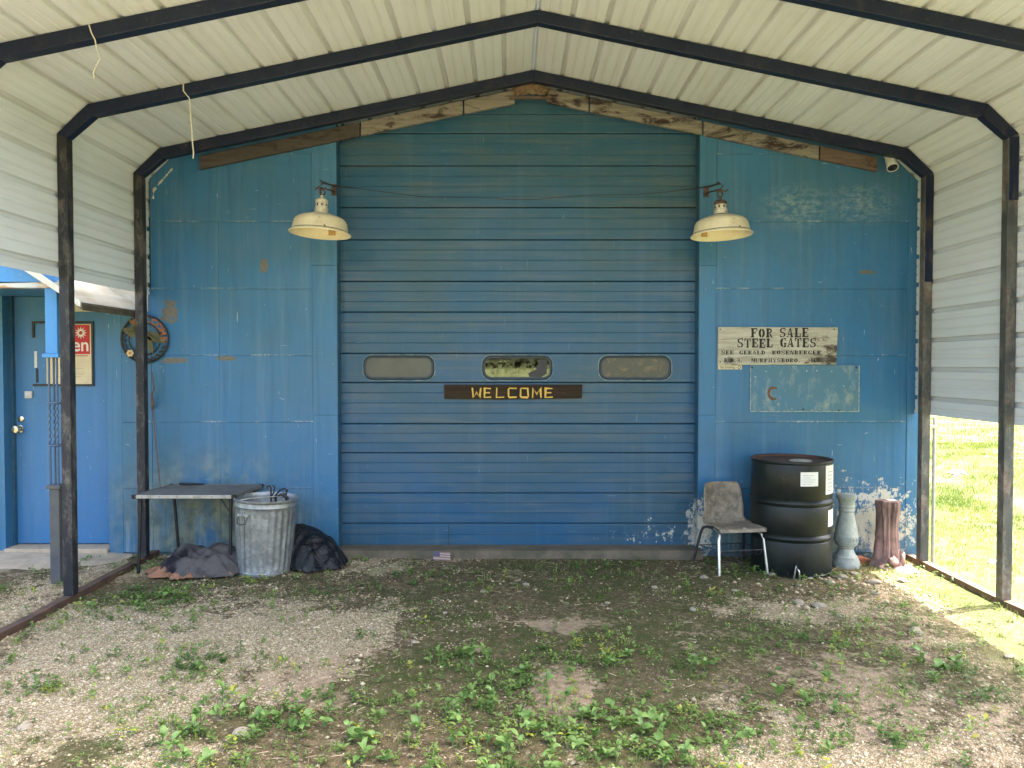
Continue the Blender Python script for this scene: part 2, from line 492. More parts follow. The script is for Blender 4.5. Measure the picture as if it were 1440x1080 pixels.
def fattr(me, name, a):
    at = me.attributes.new(name, 'FLOAT', 'POINT'); at.data.foreach_set('value', np.ascontiguousarray(a, dtype=np.float32).ravel())
def yard_fields(x, y):
    wob = (fbm(x, y, 3.2, 50, 4) - .5)
    wx, wy = x + wob * .35, y + (fbm(x, y, 3.1, 70, 4) - .5) * .35
    pale = blobs(wx, wy, PALE); earth = blobs(wx, wy, EARTH); dark = blobs(wx, wy, DARK)
    f = (fbm(x, y, 2.2, 20, 5) - .5) * 1.15 + (fbm(x, y, 9, 23, 4) - .5) * .55
    pale = np.clip(pale * .95 - dark * .55 + f * 1.6 + .12, 0, 1)
    earth = np.clip(earth * 1.0 - dark * .25 + (fbm(x, y, 4, 25, 4) - .5) * 1.4, 0, 1)
    moss = np.clip(.40 + dark * .5 + (fbm(x, y, 2.6, 28, 5) - .5) * 3.0 - pale * .8, 0, 1)
    return pale, earth, moss
pale, earth, moss = yard_fields(GX, GY)
fattr(me, 'pale', pale); fattr(me, 'earth', earth); fattr(me, 'moss', moss); fattr(me, 'yard', inside(GX, GY))
me.polygons.foreach_set('use_smooth', np.ones(len(quads), dtype=bool))
g = Mat('yard_ground', .95, 0, .2)
p = g.pos()
cell = g.vor(p, 78, 'F1', 'Color'); cs = g.sep(cell)
peb = g.mix(cs[0], (.28, .215, .12), (.54, .445, .28))
peb = g.mix(g.ramp(cs[1], .75, .8), peb, (.62, .53, .39))
edge = g.vor(p, 78, 'DISTANCE_TO_EDGE')
peb = g.mix(g.ramp(edge, .0, .14), (.17, .125, .07), peb)
n_f = g.noise(p, 26, 6, .7); n_m = g.noise(p, 7, 5, .65)
soil = g.mix(g.ramp(n_f, .35, .65), (.064, .048, .025), (.195, .145, .078))
soil = g.mix(g.ramp(cs[2], .90, .94), soil, (.26, .21, .14))
soil = g.mix(g.math('MULTIPLY', g.attr('moss'), g.ramp(g.noise(p, 11, 6, .75), .36, .58)), soil, (.062, .075, .020))
clay = g.mix(g.ramp(n_f, .35, .65), (.29, .205, .13), (.43, .325, .215))
br = lambda a, k=.75: g.ramp(g.math('ADD', a, g.math('MULTIPLY', g.math('SUBTRACT', g.math('ADD', g.math('MULTIPLY', n_f, .6), g.math('MULTIPLY', n_m, .4)), .5), k * 3.2)), .28, .62)
c = g.mix(br(g.attr('pale')), soil, peb)
c = g.mix(g.math('MULTIPLY', br(g.attr('earth')), .85), c, clay)
lawn = g.mix(g.ramp(g.noise(p, 1.1, 6, .65), .38, .62), (.105, .135, .034), (.19, .17, .085))
lawn = g.mix(g.ramp(g.noise(p, 30, 4, .7), .45, .7), lawn, (.07, .10, .02))
lawn = g.mix(g.ramp(g.noise(p, .55, 5, .7), .56, .66), lawn, (.24, .19, .10))
c = g.mix(g.attr('yard'), lawn, c)
g.color(c)
b1 = g.bump(g.ramp(edge, 0, .25), .7, .006)
g.bump(g.noise(p, 45, 5, .7), .7, .012, b1)
me.materials.append(g.m)
ground = bpy.data.objects.new('ground', me); COL.objects.link(ground)
tag(ground, 'gravel and bare earth yard running out into a rough lawn', kind='structure')

# ------------------------------------------------------------------ roofline shared by carport and building
OUT = [(-2.955, 0), (-2.955, 3.05), (-2.755, 3.24), (.167, 3.845), (3.09, 3.24), (3.29, 3.05), (3.29, 0)]
def clip_poly(poly, prof):
    """Sutherland-Hodgman of (x,z) polygon against the convex roof profile"""
    for i in range(len(prof) - 1):
        (ax, az), (bx, bz) = prof[i], prof[i + 1]
        def side(q): return (bx - ax) * (q[1] - az) - (bz - az) * (q[0] - ax)   # <0 is inside (clockwise profile)
        out = []
        for k in range(len(poly)):
            P, Q = poly[k], poly[(k + 1) % len(poly)]
            sp, sq = side(P), side(Q)
            if sp <= 1e-9: out.append(P)
            if (sp < -1e-9 and sq > 1e-9) or (sp > 1e-9 and sq < -1e-9):
                t = sp / (sp - sq); out.append((P[0] + (Q[0] - P[0]) * t, P[1] + (Q[1] - P[1]) * t))
        poly = out
        if not poly: return []
    return poly
WALLTOP = [(-2.957, -.5), (-2.957, 3.05), (-2.756, 3.241), (.167, 3.846), (3.09, 3.241), (3.36, 2.985), (3.36, -.5)]

# ------------------------------------------------------------------ workshop building
bld = thing('workshop_building', 'blue sheet metal workshop front standing under the carport', 'building')
ZS = [0.012, .5385, 1.0815, 1.6255, 2.1695, 2.7125, 3.26, 3.9]
def wall_panel(x0, x1, z0, z1, mat, name='wall_panel', y=0.0, th=.010, clip=WALLTOP):
    gap = .0009
    poly = [(x0 + gap, z0 + gap), (x1 - gap, z0 + gap), (x1 - gap, z1 - gap), (x0 + gap, z1 - gap)]
    if clip: poly = clip_poly(poly, clip)
    if len(poly) < 3: return
    d = random.uniform(0, .003)
    MB().prism(poly, y - d, y + th).build(name, mat, bld, bevel=.0015)
XL, XR = -1.424, 1.523
for i in range(len(ZS) - 1):
    for (a, b) in ((-2.945, ex(309)), (ex(309), ex(440))):
        wall_panel(a, b, ZS[i], ZS[i + 1], M_WALL)
    wall_panel(ex(1006), ex(1275), ZS[i], ZS[i + 1], M_WALL)
for i in range(4):
    wall_panel(-3.19, -2.945, ZS[i], ZS[i + 1], M_WALL, clip=None)
for (a, b) in ((ex(440), XL), (XR, ex(1006))):
    for (z0, z1) in ((.0, 1.14), (1.14, 2.36), (2.36, 3.9)):
        wall_panel(a, b, z0, z1, M_TRIM, 'door_trim', -.004, .014)
for (z0, z1) in ((-.02, 1.155), (1.155, 3.9)):
    wall_panel(ex(1275), 3.357, z0, z1, M_TRIM, 'corner_strip', -.003, .013)
MB().prism(clip_poly([(XL, ez(158) + .0), (XR, ez(158)), (XR, 3.9), (XL, 3.9)], WALLTOP), .09, .118).build('header_panel', M_DOOR, bld, bevel=.002)
# backing wall and jambs (the recess of the big door is 9 cm deep)
bk = MB()
bk.prism(clip_poly([(-2.95, -.05), (XL - .0, -.05), (XL, 3.9), (-2.95, 3.9)], WALLTOP), .0125, .24)
bk.prism(clip_poly([(XR, -.05), (3.345, -.05), (3.345, 3.9), (XR, 3.9)], WALLTOP), .0125, .24)
bk.prism(clip_poly([(XL + .001, 3.62), (XR - .001, 3.62), (XR - .001, 3.9), (XL + .001, 3.9)], WALLTOP), .095, .24)
bk.build('wall', M_DOOR, bld)
MB().prism([(-2.95, -.05), (-2.95, 3.0), (-2.75, 3.18), (.167, 3.78), (3.07, 3.18), (3.345, 2.92), (3.345, -.05)], .242, 9).build('wall', M_TRIM, bld)
rf = MB()
for sgn in (-1, 1):
    xo = -3.15 if sgn < 0 else 3.5
    zo = 3.83 - .207 * abs(xo - .167)
    rf.prism([(.167, 3.83), (xo, zo), (xo, zo + .03), (.167, 3.86)], .25, 9.2)
rf.build('roof', M_ROOFB, bld)
# lean-to wing on the left with the entry door recess
wing = MB()
DX0, DX1, DTOP = -4.16, -3.31, 2.12
wing.box(-8.5, DX0, .002, .24, -.05, 2.75)
wing.build('wall', M_TRIM, bld)
MB().box(DX0, DX1, .004, .24, DTOP + .03, 2.75).build('wall', M_ENTRY, bld)
MB().box(DX1 + .001, -3.19, .0, .24, -.05, 2.75).build('door_trim', M_TRIM, bld, bevel=.004)
MB().box(-3.185, -2.955, .0115, .24, -.05, 2.75).build('wall', M_DOOR, bld)
MB().box(-8.5, -2.96, .242, 7, -.05, 2.7).build('wall', M_TRIM, bld)
MB().prism([(-8.8, 2.76), (-2.97, 2.80), (-2.97, 2.83), (-8.8, 2.79)], -.06, 7.2).build('roof', M_ROOFB, bld)
# scorched boards nailed along the gable
def gable_board(x0, x1, side, mat, name='gable_board', th=.035, drop=.052, h=.108):
    f = lambda x: 3.845 - .207 * abs(x - .167) - drop + random.uniform(-.004, .004)
    z0, z1 = f(x0), f(x1)
    MB().prism([(x0, z0 - h), (x1, z1 - h), (x1, z1), (x0, z0)], -.05, -.05 + th).build(name, mat, bld, bevel=.003)
gable_board(ex(287), ex(509), -1, M_BOARD2)
gable_board(ex(511), ex(652), -1, M_BOARD)
gable_board(ex(654), ex(724), -1, M_BOARD)
gable_board(ex(768), ex(826), 1, M_BOARD)
gable_board(ex(828), ex(983), 1, M_BOARD)
gable_board(ex(985), ex(1145), 1, M_BOARD)
gable_board(ex(1147), ex(1226), 1, M_BOARD3)
# sealant bead squeezed out along the left shoulder of the wall and down the sides
sb = MB()
pts = []
for t in np.linspace(.38, .64, 26):
    if t < .35: q = (-2.52 - t / .35 * .21, 3.235 - t / .35 * .06)
    elif t < .6: q = (-2.73 - (t - .35) / .25 * .17, 3.175 - (t - .35) / .25 * .19)
    else: q = (-2.915 - .004 * math.sin(t * 40), 2.985 - (t - .6) / .4 * .85)
    pts.append((q[0], .004, q[1]))
sb.tube(pts, [(.004 + .026 * abs(mnoise.noise((i * .83, 3, 1)))) for i in range(26)], 8)
sb.build('sealant', M_SEAL, bld, smooth=True)

# ------------------------------------------------------------------ big sectional door
door = thing('sectional_door', 'large blue sectional overhead door with three oblong windows', 'door', (0, .12, 0))
lines = [158, 190, 235, 293, 338, 396, 439, 497, 538, 596, 637, 694, 737, 769]
ezd = lambda v: 1.54 + (515 - v) / 168.8
for i in range(len(lines) - 1):
    zt, zb = ezd(lines[i]), ezd(lines[i + 1])
    n = max(2, round((lines[i + 1] - lines[i]) / 14.6))
    if lines[i] == 497: n = 1
    prof = [(.03, zt - .002), (.004, zt - .003), (0, zt - .008)]
    for k in range(1, n):
        z = zt + (zb - zt) * k / n
        prof += [(0, z + .006), (.0035, z + .0015), (.0035, z - .0005), (.0, z - .003)]
    prof += [(0, zb + .008), (.002, zb + .004), (.03, zb + .0035)]
    mb = MB(); m_ = 15; xs_ = np.linspace(XL - .03, XR + .03, m_)
    off = random.uniform(0, .0025)
    mb.add([(x, y + off + .0035 * mnoise.noise((x * 1.3, i * 3.1, 0)), z) for x in xs_ for (y, z) in prof],
           [(a * len(prof) + b, a * len(prof) + b + 1, (a + 1) * len(prof) + b + 1, (a + 1) * len(prof) + b) for a in range(m_ - 1) for b in range(len(prof) - 1)])
    mb.build('door_panel', M_DOOR, door)
MB().box(XL - .03, XR + .03, .031, .05, .0, 3.62).build('door_backing', M_DARK, door)
MB().box(XL - .02, XR + .02, -.004, .03, ezd(770) - .03, ezd(769)).build('bottom_seal', simple('grey_seal_strip', (.30, .28, .22), (.16, .14, .10), 9, .9, world=True), door)
# vertical joins in the lower panels
MB().box(ex(629) - .002, ex(629) + .002, -.0012, .002, ezd(767), ezd(739)).build('panel_joint', M_DARK, door)

def stadium(cx, cz, w, h, r, n=7):
    pts = []
    for (sx, sz, a0) in ((1, 1, 0), (-1, 1, 90), (-1, -1, 180), (1, -1, 270)):
        for k in range(n):
            a = R(a0 + 90 * k / (n - 1))
            pts.append((cx + sx * (w / 2 - r) + r * math.cos(a), cz + sz * (h / 2 - r) + r * math.sin(a)))
    return pts
M_GASKET = simple('blue_black_gasket', (.010, .022, .032), (.02, .035, .045), 14, .5, world=True)
M_GASKET2 = simple('pale_gasket_edge', (.10, .16, .17), (.26, .29, .27), 22, .6, world=True, lo=.45, hi=.6)
pa = Mat('grey_film_pane', .32, 0, .5); pa.color(pa.mix(pa.ramp(pa.noise(pa.pos(), 4, 5), .4, .7), (.072, .08, .066), (.05, .056, .046)))
pc = Mat('tan_mottled_pane', .35, 0, .5)
_n = pc.noise(pc.scale(pc.pos(), (9, 5, 12)), 1.0, 7, .7, 1.2)
pc.color(pc.mix(pc.ramp(_n, .5, .68), (.052, .056, .04), (.16, .115, .055)))
pb = Mat('mirror_film_pane', .035, 1.0, .5)
pb.color(pb.mix(pb.ramp(pb.noise(pb.scale(pb.pos(), (40, 5, 14)), 1.0, 5, .7), .45, .75), (.15, .16, .155), (.075, .08, .07)))
pb.rough(pb.ramp(pb.noise(pb.pos(), 30, 4), .4, .7, .02, .10))
pb.bump(pb.noise(pb.scale(pb.pos(), (30, 1, 5)), 1.0, 3), .025, .004)
for (u0, u1, mt) in ((511, 611, pa), (678, 777, pb), (842, 944, pc)):
    cx, cz = ((u0 + u1) / 2 - 720) / 168.8, ezd(517)
    w, h = (u1 - u0) / 168.8, .205
    win = thing('window', None, None); win.parent = door
    outer = stadium(cx, cz, w, h, .075); inner = stadium(cx, cz, w - .05, h - .05, .055); lip = stadium(cx, cz, w + .008, h + .008, .079)
    n = len(outer); mb = MB()
    y0, y1 = -.010, .004
    mid = stadium(cx, cz, w - .02, h - .02, .068)
    mb.add([(x, y1, z) for x, z in outer] + [(x, y0, z) for x, z in mid] + [(x, y0 + .002, z) for x, z in inner] + [(x, y1, z) for x, z in inner],
           [(a * n + k, a * n + (k + 1) % n, (a + 1) * n + (k + 1) % n, (a + 1) * n + k) for a in range(3) for k in range(n)])
    mb.build('frame', M_GASKET, win, smooth=True)
    mb = MB(); mb.tube([(x, y1 - .004, z) for x, z in lip], .0035, 6, closed=True); mb.build('gasket_lip', M_GASKET2, win, smooth=True)
    MB().prism(inner, -.0045, .003).build('pane', mt, win)
    if mt is pb:
        poly = [(cx + .245, cz + .06), (cx + .20, cz + .075), (cx + .165, cz + .06), (cx + .175, cz + .03), (cx + .15, cz + .0), (cx + .165, cz - .015), (cx + .12, cz - .03), (cx + .09, cz - .05), (cx + .10, cz - .076), (cx + .20, cz - .078), (cx + .245, cz - .05)]
        MB().prism(poly, -.0056, -.0047).build('torn_film', simple('torn_dark_film', (.008, .009, .010), (.02, .02, .02), 30, .5, world=True), win)

# concrete sill below the door
sill = MB()
sill.grid(60, 5, lambda u, v: (XL - .02 + u * (XR - XL + .04), -.015 - .10 * v + .012 * mnoise.noise((u * 14, 1, 2)) * v, (.052 if v < .6 else (.045 if v < .8 else -.04)) + .004 * mnoise.noise((u * 20, v * 3, 2))))
o = MB().box(XL, XR, -.0, .14, -.05, .045).build('door_sill', M_SILL); tag(o, 'low earth stained concrete sill below the big blue door', kind='structure')
o = sill.build('sill_edge', M_SILL, o, smooth=True)
# slab in front of the entry door
sb = MB(); sb.grid(30, 12, lambda u, v: (-5.6 + u * 2.5 + .03 * mnoise.noise((v * 9, 7, 1)) * u, .24 - v * .68 + .07 * mnoise.noise((u * 11, 2, 5)) * v, .024 - .034 * v ** 3 - .03 * u ** 12 + .006 * mnoise.noise((u * 6, v * 5, 1))))
o = sb.build('concrete_slab', M_CONC, None, smooth=True); tag(o, 'worn concrete slab in front of the blue entry door', kind='structure')
MB().box(DX0, DX1, -.03, .24, -.02, .045).build('threshold', M_CONC, o, bevel=.008)

# ------------------------------------------------------------------ carport
cp = thing('carport', 'open cream metal carport on dark square tube frames over the yard', 'carport', (0, 0, 0))
T = .066
def offs(poly, d):
    """mitred inward offset of the open polyline"""
    out = []
    for i, q in enumerate(poly):
        ns = []
        if i > 0:
            dx, dz = q[0] - poly[i - 1][0], q[1] - poly[i - 1][1]; l = math.hypot(dx, dz); ns.append((dz / l, -dx / l))
        if i < len(poly) - 1:
            dx, dz = poly[i + 1][0] - q[0], poly[i + 1][1] - q[1]; l = math.hypot(dx, dz); ns.append((dz / l, -dx / l))
        if len(ns) == 1: n_ = ns[0]; k = 1
        else:
            n_ = (ns[0][0] + ns[1][0], ns[0][1] + ns[1][1]); l = math.hypot(*n_); n_ = (n_[0] / l, n_[1] / l); k = 1 / (n_[0] * ns[0][0] + n_[1] * ns[0][1])
        out.append((q[0] + n_[0] * d * k, q[1] + n_[1] * d * k))
    return out
INN = offs(OUT, T)
INN[2:5] = offs(OUT, .080)[2:5]      # the rafters are deeper tubes than the posts
FY = [-.21, -1.20, -2.10, -3.05]
kinds = ['post', 'corner_bend', 'rafter', 'rafter', 'corner_bend', 'post']
def seg_mesh(i, y, nsub=1):
    a, b, c_, d = OUT[i], OUT[i + 1], INN[i + 1], INN[i]
    return MB().prism([a, b, c_, d], y - T / 2, y + T / 2)
for fi, y in enumerate(FY):
    for i, kd in enumerate(kinds):
        a, b, c_, d = OUT[i], OUT[i + 1], INN[i + 1], INN[i]
        base_l = gzf(-2.93, y) + .045; base_r = gzf(3.26, y) + .045
        if i == 0: a = (a[0], base_l); d = (d[0], base_l)
        if i == 5: b = (b[0], base_r); c_ = (c_[0], base_r)
        mt = M_FRAME
        if i == 5: mt = M_POSTR
        if i == 0: mt = M_POSTL
        MB().prism([a, b, c_, d], y - T / 2, y + T / 2).build(kd, mt, cp, bevel=.004)
        if i == 5:    # upper sleeve of the post keeps its dark paint
            MB().box(3.228, 3.292, y - T / 2 - .002, y + T / 2 + .002, 2.62 if fi == 1 else 2.2, 3.03).build('post_sleeve', M_FRAME, cp, bevel=.002)
    # weld plates at the knees and ridge
for (x, mt) in ((-2.9265, M_RAIL), (3.2615, M_RAILR)):
    mb = MB(); n = 26
    ys = np.linspace(.0, -3.32, n)
    vs_ = []
    for y in ys:
        z = gzf(x, y)
        vs_ += [(x - .03, y, z - .03), (x + .03, y, z - .03), (x + .03, y, z + .045), (x - .03, y, z + .045)]
    mb.add(vs_, [(i * 4 + k, i * 4 + (k + 1) % 4, (i + 1) * 4 + (k + 1) % 4, (i + 1) * 4 + k) for i in range(n - 1) for k in range(4)] + [(3, 2, 1, 0), tuple(n * 4 - 4 + k for k in range(4))])
    mb.build('base_rail', mt, cp, bevel=.003)
# roof and side sheets, ribs running front to back
def arc_pts(poly):
    s = [0]
    for i in range(1, len(poly)): s.append(s[-1] + math.hypot(poly[i][0] - poly[i - 1][0], poly[i][1] - poly[i - 1][1]))
    return s
def side_path(sgn):
    ridge = (.167, 3.845 + .004)
    if sgn < 0: pl = [ridge, (-2.757, 3.243), (-2.958, 3.052), (-2.958, 2.14)]
    else: pl = [ridge, (3.092, 3.243), (3.293, 3.052), (3.293, 1.175)]
    return pl
PITCH = .2286
def rib_breaks():
    out = []
    for (s, h) in ((-.021, 0), (-.012, .019), (.012, .019), (.021, 0), (.068, 0), (.073, .0035), (.083, .0035), (.088, 0), (.136, 0), (.141, .0035), (.151, .0035), (.156, 0)):
        out.append((s, h))
    return out
YA, YB = .60, -3.34
for sgn in (-1, 1):
    pl = side_path(sgn); S = arc_pts(pl); L = S[-1]
    samples = []
    k = 0
    while k * PITCH - .04 < L:
        for (s, h) in rib_breaks():
            t = k * PITCH + s
            if 0.0 <= t <= L: samples.append((t, h))
        k += 1
    samples = [(0, .020)] + [q_ for q_ in samples if q_[0] > .001]
    if samples[-1][0] < L - .002: samples.append((L, 0))
    for c_ in S[1:-1]:
        if all(abs(c_ - t) > .006 for t, _ in samples):
            hh = np.interp(c_, [t for t, _ in samples], [h for _, h in samples]); samples.append((c_, float(hh)))
    samples.sort()
    def pt(t, h):
        for i in range(len(S) - 1):
            if t <= S[i + 1] + 1e-9: break
        f = (t - S[i]) / (S[i + 1] - S[i])
        x = pl[i][0] + (pl[i + 1][0] - pl[i][0]) * f; z = pl[i][1] + (pl[i + 1][1] - pl[i][1]) * f
        def nrm(i):
            dx, dz = pl[i + 1][0] - pl[i][0], pl[i + 1][1] - pl[i][1]; l = math.hypot(dx, dz)
            return Vector((-dz / l, dx / l)) * (1 if sgn > 0 else -1)
        n_ = nrm(i)
        # soften the normal near the bends
        for j in range(1, len(S) - 1):
            if abs(t - S[j]) < .03: n_ = (nrm(j - 1) + nrm(j)).normalized()
        return (x + n_.x * h, z + n_.y * h)
    W = 4 * PITCH
    npan = math.ceil(L / W)
    for q in range(npan):
        a, b = q * W + (.006 if q else 0), min((q + 1) * W + .016, L)
        hat = lambda t: float(np.interp(t, [u for u, _ in samples], [h for _, h in samples]))
        smp = [(a, hat(a))] + [(t, h) for t, h in samples if a + 1e-4 < t < b - 1e-4] + [(b, hat(b))]
        if len(smp) < 2: continue
        lift = .0014 * (q % 2)
        ys = np.linspace(YA, YB, 19)
        prof = [pt(t, h + lift) for t, h in smp]; n = len(prof)
        vs_ = []
        for yi, y in enumerate(ys):
            for (x, z) in prof:
                d = .0035 * mnoise.noise((x * 1.1 + q, y * .8, z * 1.3))
                vs_.append((x, y, z + (d if abs(x - .167) < 2.8 else 0)))
        mid_s = (a + b) / 2
        nm = 'roof_panel' if mid_s < S[1] + .15 else 'side_panel'
        mbp = MB().add(vs_, [(i * n + j, i * n + j + 1, (i + 1) * n + j + 1, (i + 1) * n + j) for i in range(len(ys) - 1) for j in range(n - 1)])
        o = mbp.build(nm, M_SHEET, cp, smooth=True, angle=R(22))
        fattr(o.data, 'rib', np.tile(np.array([min(1, h / .02) if h > .004 else (.2 if h > 0 else 0) for t, h in smp]), len(ys)))
# ridge cap and folded bottom hems
MB().prism([(-.03, 3.845 - .0), (.167, 3.888), (.364, 3.845), (.364, 3.849), (.167, 3.892), (-.03, 3.849)], YA + .004, YB - .01).build('ridge_cap', M_SHEET, cp)
for x, z in ((-2.958, 2.14), (3.293, 1.175)):
    MB().box(x - .004, x + .004, YB, 0.0 if x < 0 else -.005, z - .018, z + .006).build('bottom_hem', M_SHEET, cp)
# screws along the frames
sc_ = MB()
for y in FY:
    for sgn in (-1, 1):
        for k in range(1, 12):
            x = .167 + sgn * k * .2286 * .979 + sgn * .05; z = 3.845 - .207 * abs(x - .167)
            sc_.lathe([(.006, -.006), (.004, -.012), (0, -.013)], 6, (x, y + .045, z + .002))
o = sc_.build('screw', M_CHROME, cp); o['kind'] = 'stuff'
# stub bracket on the left side sheet
MB().box(-2.99, -2.93, -2.16, -2.04, 2.105, 2.138).build('angle_bracket', M_FRAME, cp, bevel=.003)

# ------------------------------------------------------------------ porch roof and its column, left of the carport
pr = thing('porch_roof', 'small gabled porch roof of pale weathered sheet metal over the entry door', 'porch roof', (-4.2, -.45, 2.0))
def loc(o, parent): 
    o.location = Vector(o.location) - parent.location; return o
M_TIN = simple('weathered_pale_tin', (.52, .50, .44), (.34, .28, .17), 4, .5, .2, bump=.2, bsc=20, world=True, stretch=(1, .5, 1))
M_FASC = Mat('rusty_white_fascia_edge', .7); _p = M_FASC.pos()
M_FASC.color(M_FASC.mix(M_FASC.ramp(M_FASC.noise(M_FASC.scale(_p, (6, 6, 20)), 1.0, 6, .7), .45, .6), (.50, .52, .50), (.40, .22, .10)))
MB().box(-3.6, -2.965, -.012, -.0005, 1.985, 2.5).build('flashing', M_TIN, bld)
RX, RZ = -4.2, 2.80
ER = (-3.0, 1.985)
rs = MB(); slope = (RZ - ER[1]) / (ER[0] - RX)
for sgn in (1, -1):
    xs_ = np.linspace(0, ER[0] - RX, 41)
    prof = [(RX + sgn * x, RZ - slope * x + (.014 if (i % 8) in (3, 4) else 0)) for i, x in enumerate(xs_)]
    n = len(prof)
    pr_mesh = MB().add([(x, y, z) for y in (-.90, -.003) for (x, z) in prof], [(j, j + 1, n + j + 1, n + j) for j in range(n - 1)])
    loc(pr_mesh.build('roof_sheet', M_TIN, pr, solid=.004), pr)
loc(MB().prism([(ER[0] - .02, ER[1] - .03), (ER[0] + .012, ER[1] - .055), (ER[0] + .012, ER[1] - .012), (ER[0] - .02, ER[1] + .008)], -.905, -.012).build('eave_board', simple('dark_eave_board', (.05, .045, .035), (.12, .10, .07), 12, .9, world=True), pr), pr)
loc(MB().prism([(RX, RZ + .004), (ER[0] + .006, ER[1] + .006), (ER[0] + .006, ER[1] - .035), (RX, RZ - .06)], -.922, -.907).build('rake_trim', simple('white_rake_trim', (.62, .61, .55), (.5, .46, .36), 8, .6, world=True), pr), pr)
loc(MB().prism([(RX - 1.0, 2.13), (-3.17, 2.13), (-3.17, 2.07), (RX, 2.69), (RX - 1.0, 2.05)][:2] + [(-3.17, 2.08), (-3.17, 2.02 + .07), (RX, 2.70), (RX - 1.03, 2.09)][2:], -.87, -.80).build('gable_fascia', M_PORCH, pr), pr)
loc(MB().box(-5.25, -3.165, -.868, -.79, 2.09, 2.14).build('porch_beam', M_FASC, pr, bevel=.003), pr)
loc(MB().box(-5.25, -3.165, -.862, -.80, 2.141, 2.30).build('porch_beam', M_PORCH, pr, bevel=.003), pr)
loc(MB().box(-5.2, -3.2, -.78, -.02, 2.11, 2.12).build('soffit', M_ENTRY, pr), pr)

pcx, pcy = -3.235, -.82
pcol = thing('porch_column', 'ornamental porch column of blue box top, thin twisted rods and grey foot', 'column', (pcx, pcy, 0))
MB().box(-.042, .042, -.042, .042, 1.63, 2.088).build('upper_sleeve', M_PORCH, pcol, bevel=.003)
MB().box(-.058, .058, -.058, .058, 1.60, 1.629).build('capital_plate', M_PORCH, pcol, bevel=.003)
M_ROD = simple('blue_grey_rod', (.05, .10, .19), (.10, .13, .17), 30, .5, .3)
for (sx, sy) in ((-1, -1), (1, -1), (-1, 1), (1, 1)):
    pts = [(sx * .028, sy * .028, z) for z in (.70, .95)] + [(sx * .028 + .0035 * math.cos(k * 1.6), sy * .028 + .0035 * math.sin(k * 1.6), .97 + k * .0125) for k in range(26)] + [(sx * .028, sy * .028, z) for z in (1.31, 1.60)]
    MB().tube(pts, .0075, 6).build('rod', M_ROD, pcol, smooth=True)
for z in (.98, 1.28):
    MB().tube([(.045 * math.cos(a), .045 * math.sin(a), z) for a in np.linspace(0, 2 * math.pi, 17)[:-1]], .008, 6, closed=True).build('ring', M_ROD, pcol, smooth=True)
M_GREY = simple('grey_painted_steel', (.055, .062, .072), (.095, .095, .09), 8, .6)
MB().box(-.05, .05, -.05, .05, .675, .70).build('foot_plate', M_GREY, pcol, bevel=.003)
MB().box(-.035, .035, -.035, .035, 0.0, .675).build('foot_sleeve', M_GREY, pcol, bevel=.003)

# ------------------------------------------------------------------ entry door
ed = thing('entry_door', 'plain blue steel entry door under the porch roof', 'door', (-3.73, .13, .045))
MB().box(DX0 + .73 + 3 + .003, DX1 + 3.73 - .003, 0, .04, .008, DTOP - .045).build('door_leaf', M_ENTRY, ed, bevel=.004)
MB().box(-.43, -.413, -.035, .05, 0, 2.1).build('door_jamb', M_DOOR, ed)
MB().box(.412, .4195, -.035, .05, 0, 2.1).build('door_jamb', M_DOOR, ed)
MB().box(-.43, .4195, -.03, .05, 2.078, 2.104).build('door_head', M_DOOR, ed)
dz = lambda v: 1.54 + (515 - v) / 168.5 - .045
dx = lambda u: (u - 720) / 168.5 + 3.73
M_KNOB = simple('worn_brass_knob', (.62, .58, .46), (.5, .45, .33), 12, .25, .9, bump=.02)
mb = MB(); Mx = Matrix.Rotation(R(90), 4, 'X')
kn = thing('handle', None, None, (dx(27), 0, dz(603))); kn.parent = ed
mb.lathe([(.034, 0), (.034, .008), (.014, .012), (.014, .03), (.03, .038), (.034, .055), (.028, .068), (0, .072)], 20, M=Mx); mb.build('knob', M_KNOB, kn, smooth=True)
mb = MB(); mb.lathe([(.028, 0), (.028, .008), (.02, .014), (0, .015)], 18, (dx(29), 0, dz(589)), M=Mx); mb.build('deadbolt', M_KNOB, ed, smooth=True)
MB().box(dx(36), dx(46), -.018, -.0005, dz(560), dz(550)).build('lock_box', simple('grey_lock_box', (.55, .53, .48), (.35, .34, .31), 30, .5), ed, bevel=.003)
MB().box(dx(49), dx(53), -.004, -.0005, dz(517), dz(494)).build('sticker', simple('white_sticker', (.62, .62, .58), (.45, .46, .45), 40, .7), ed)
MB().box(dx(51), dx(54), -.004, -.0005, dz(538), dz(518)).build('scrape', M_BLACKM, ed)
MB().box(dx(66), dx(80), -.004, -.0005, dz(540), dz(500)).build('notice', simple('yellowed_notice', (.60, .52, .33), (.50, .40, .22), 9, .8), ed)
fr = MB()
for (a, b, c_, d) in ((47, 133, 452, 455), (47, 133, 540, 543), (130, 133, 455, 540), (47, 50, 455, 475)):
    fr.box(dx(a), dx(b), -.012, -.0005, dz(d), dz(c_))
fr.build('sign_frame', M_BLACKM, ed)

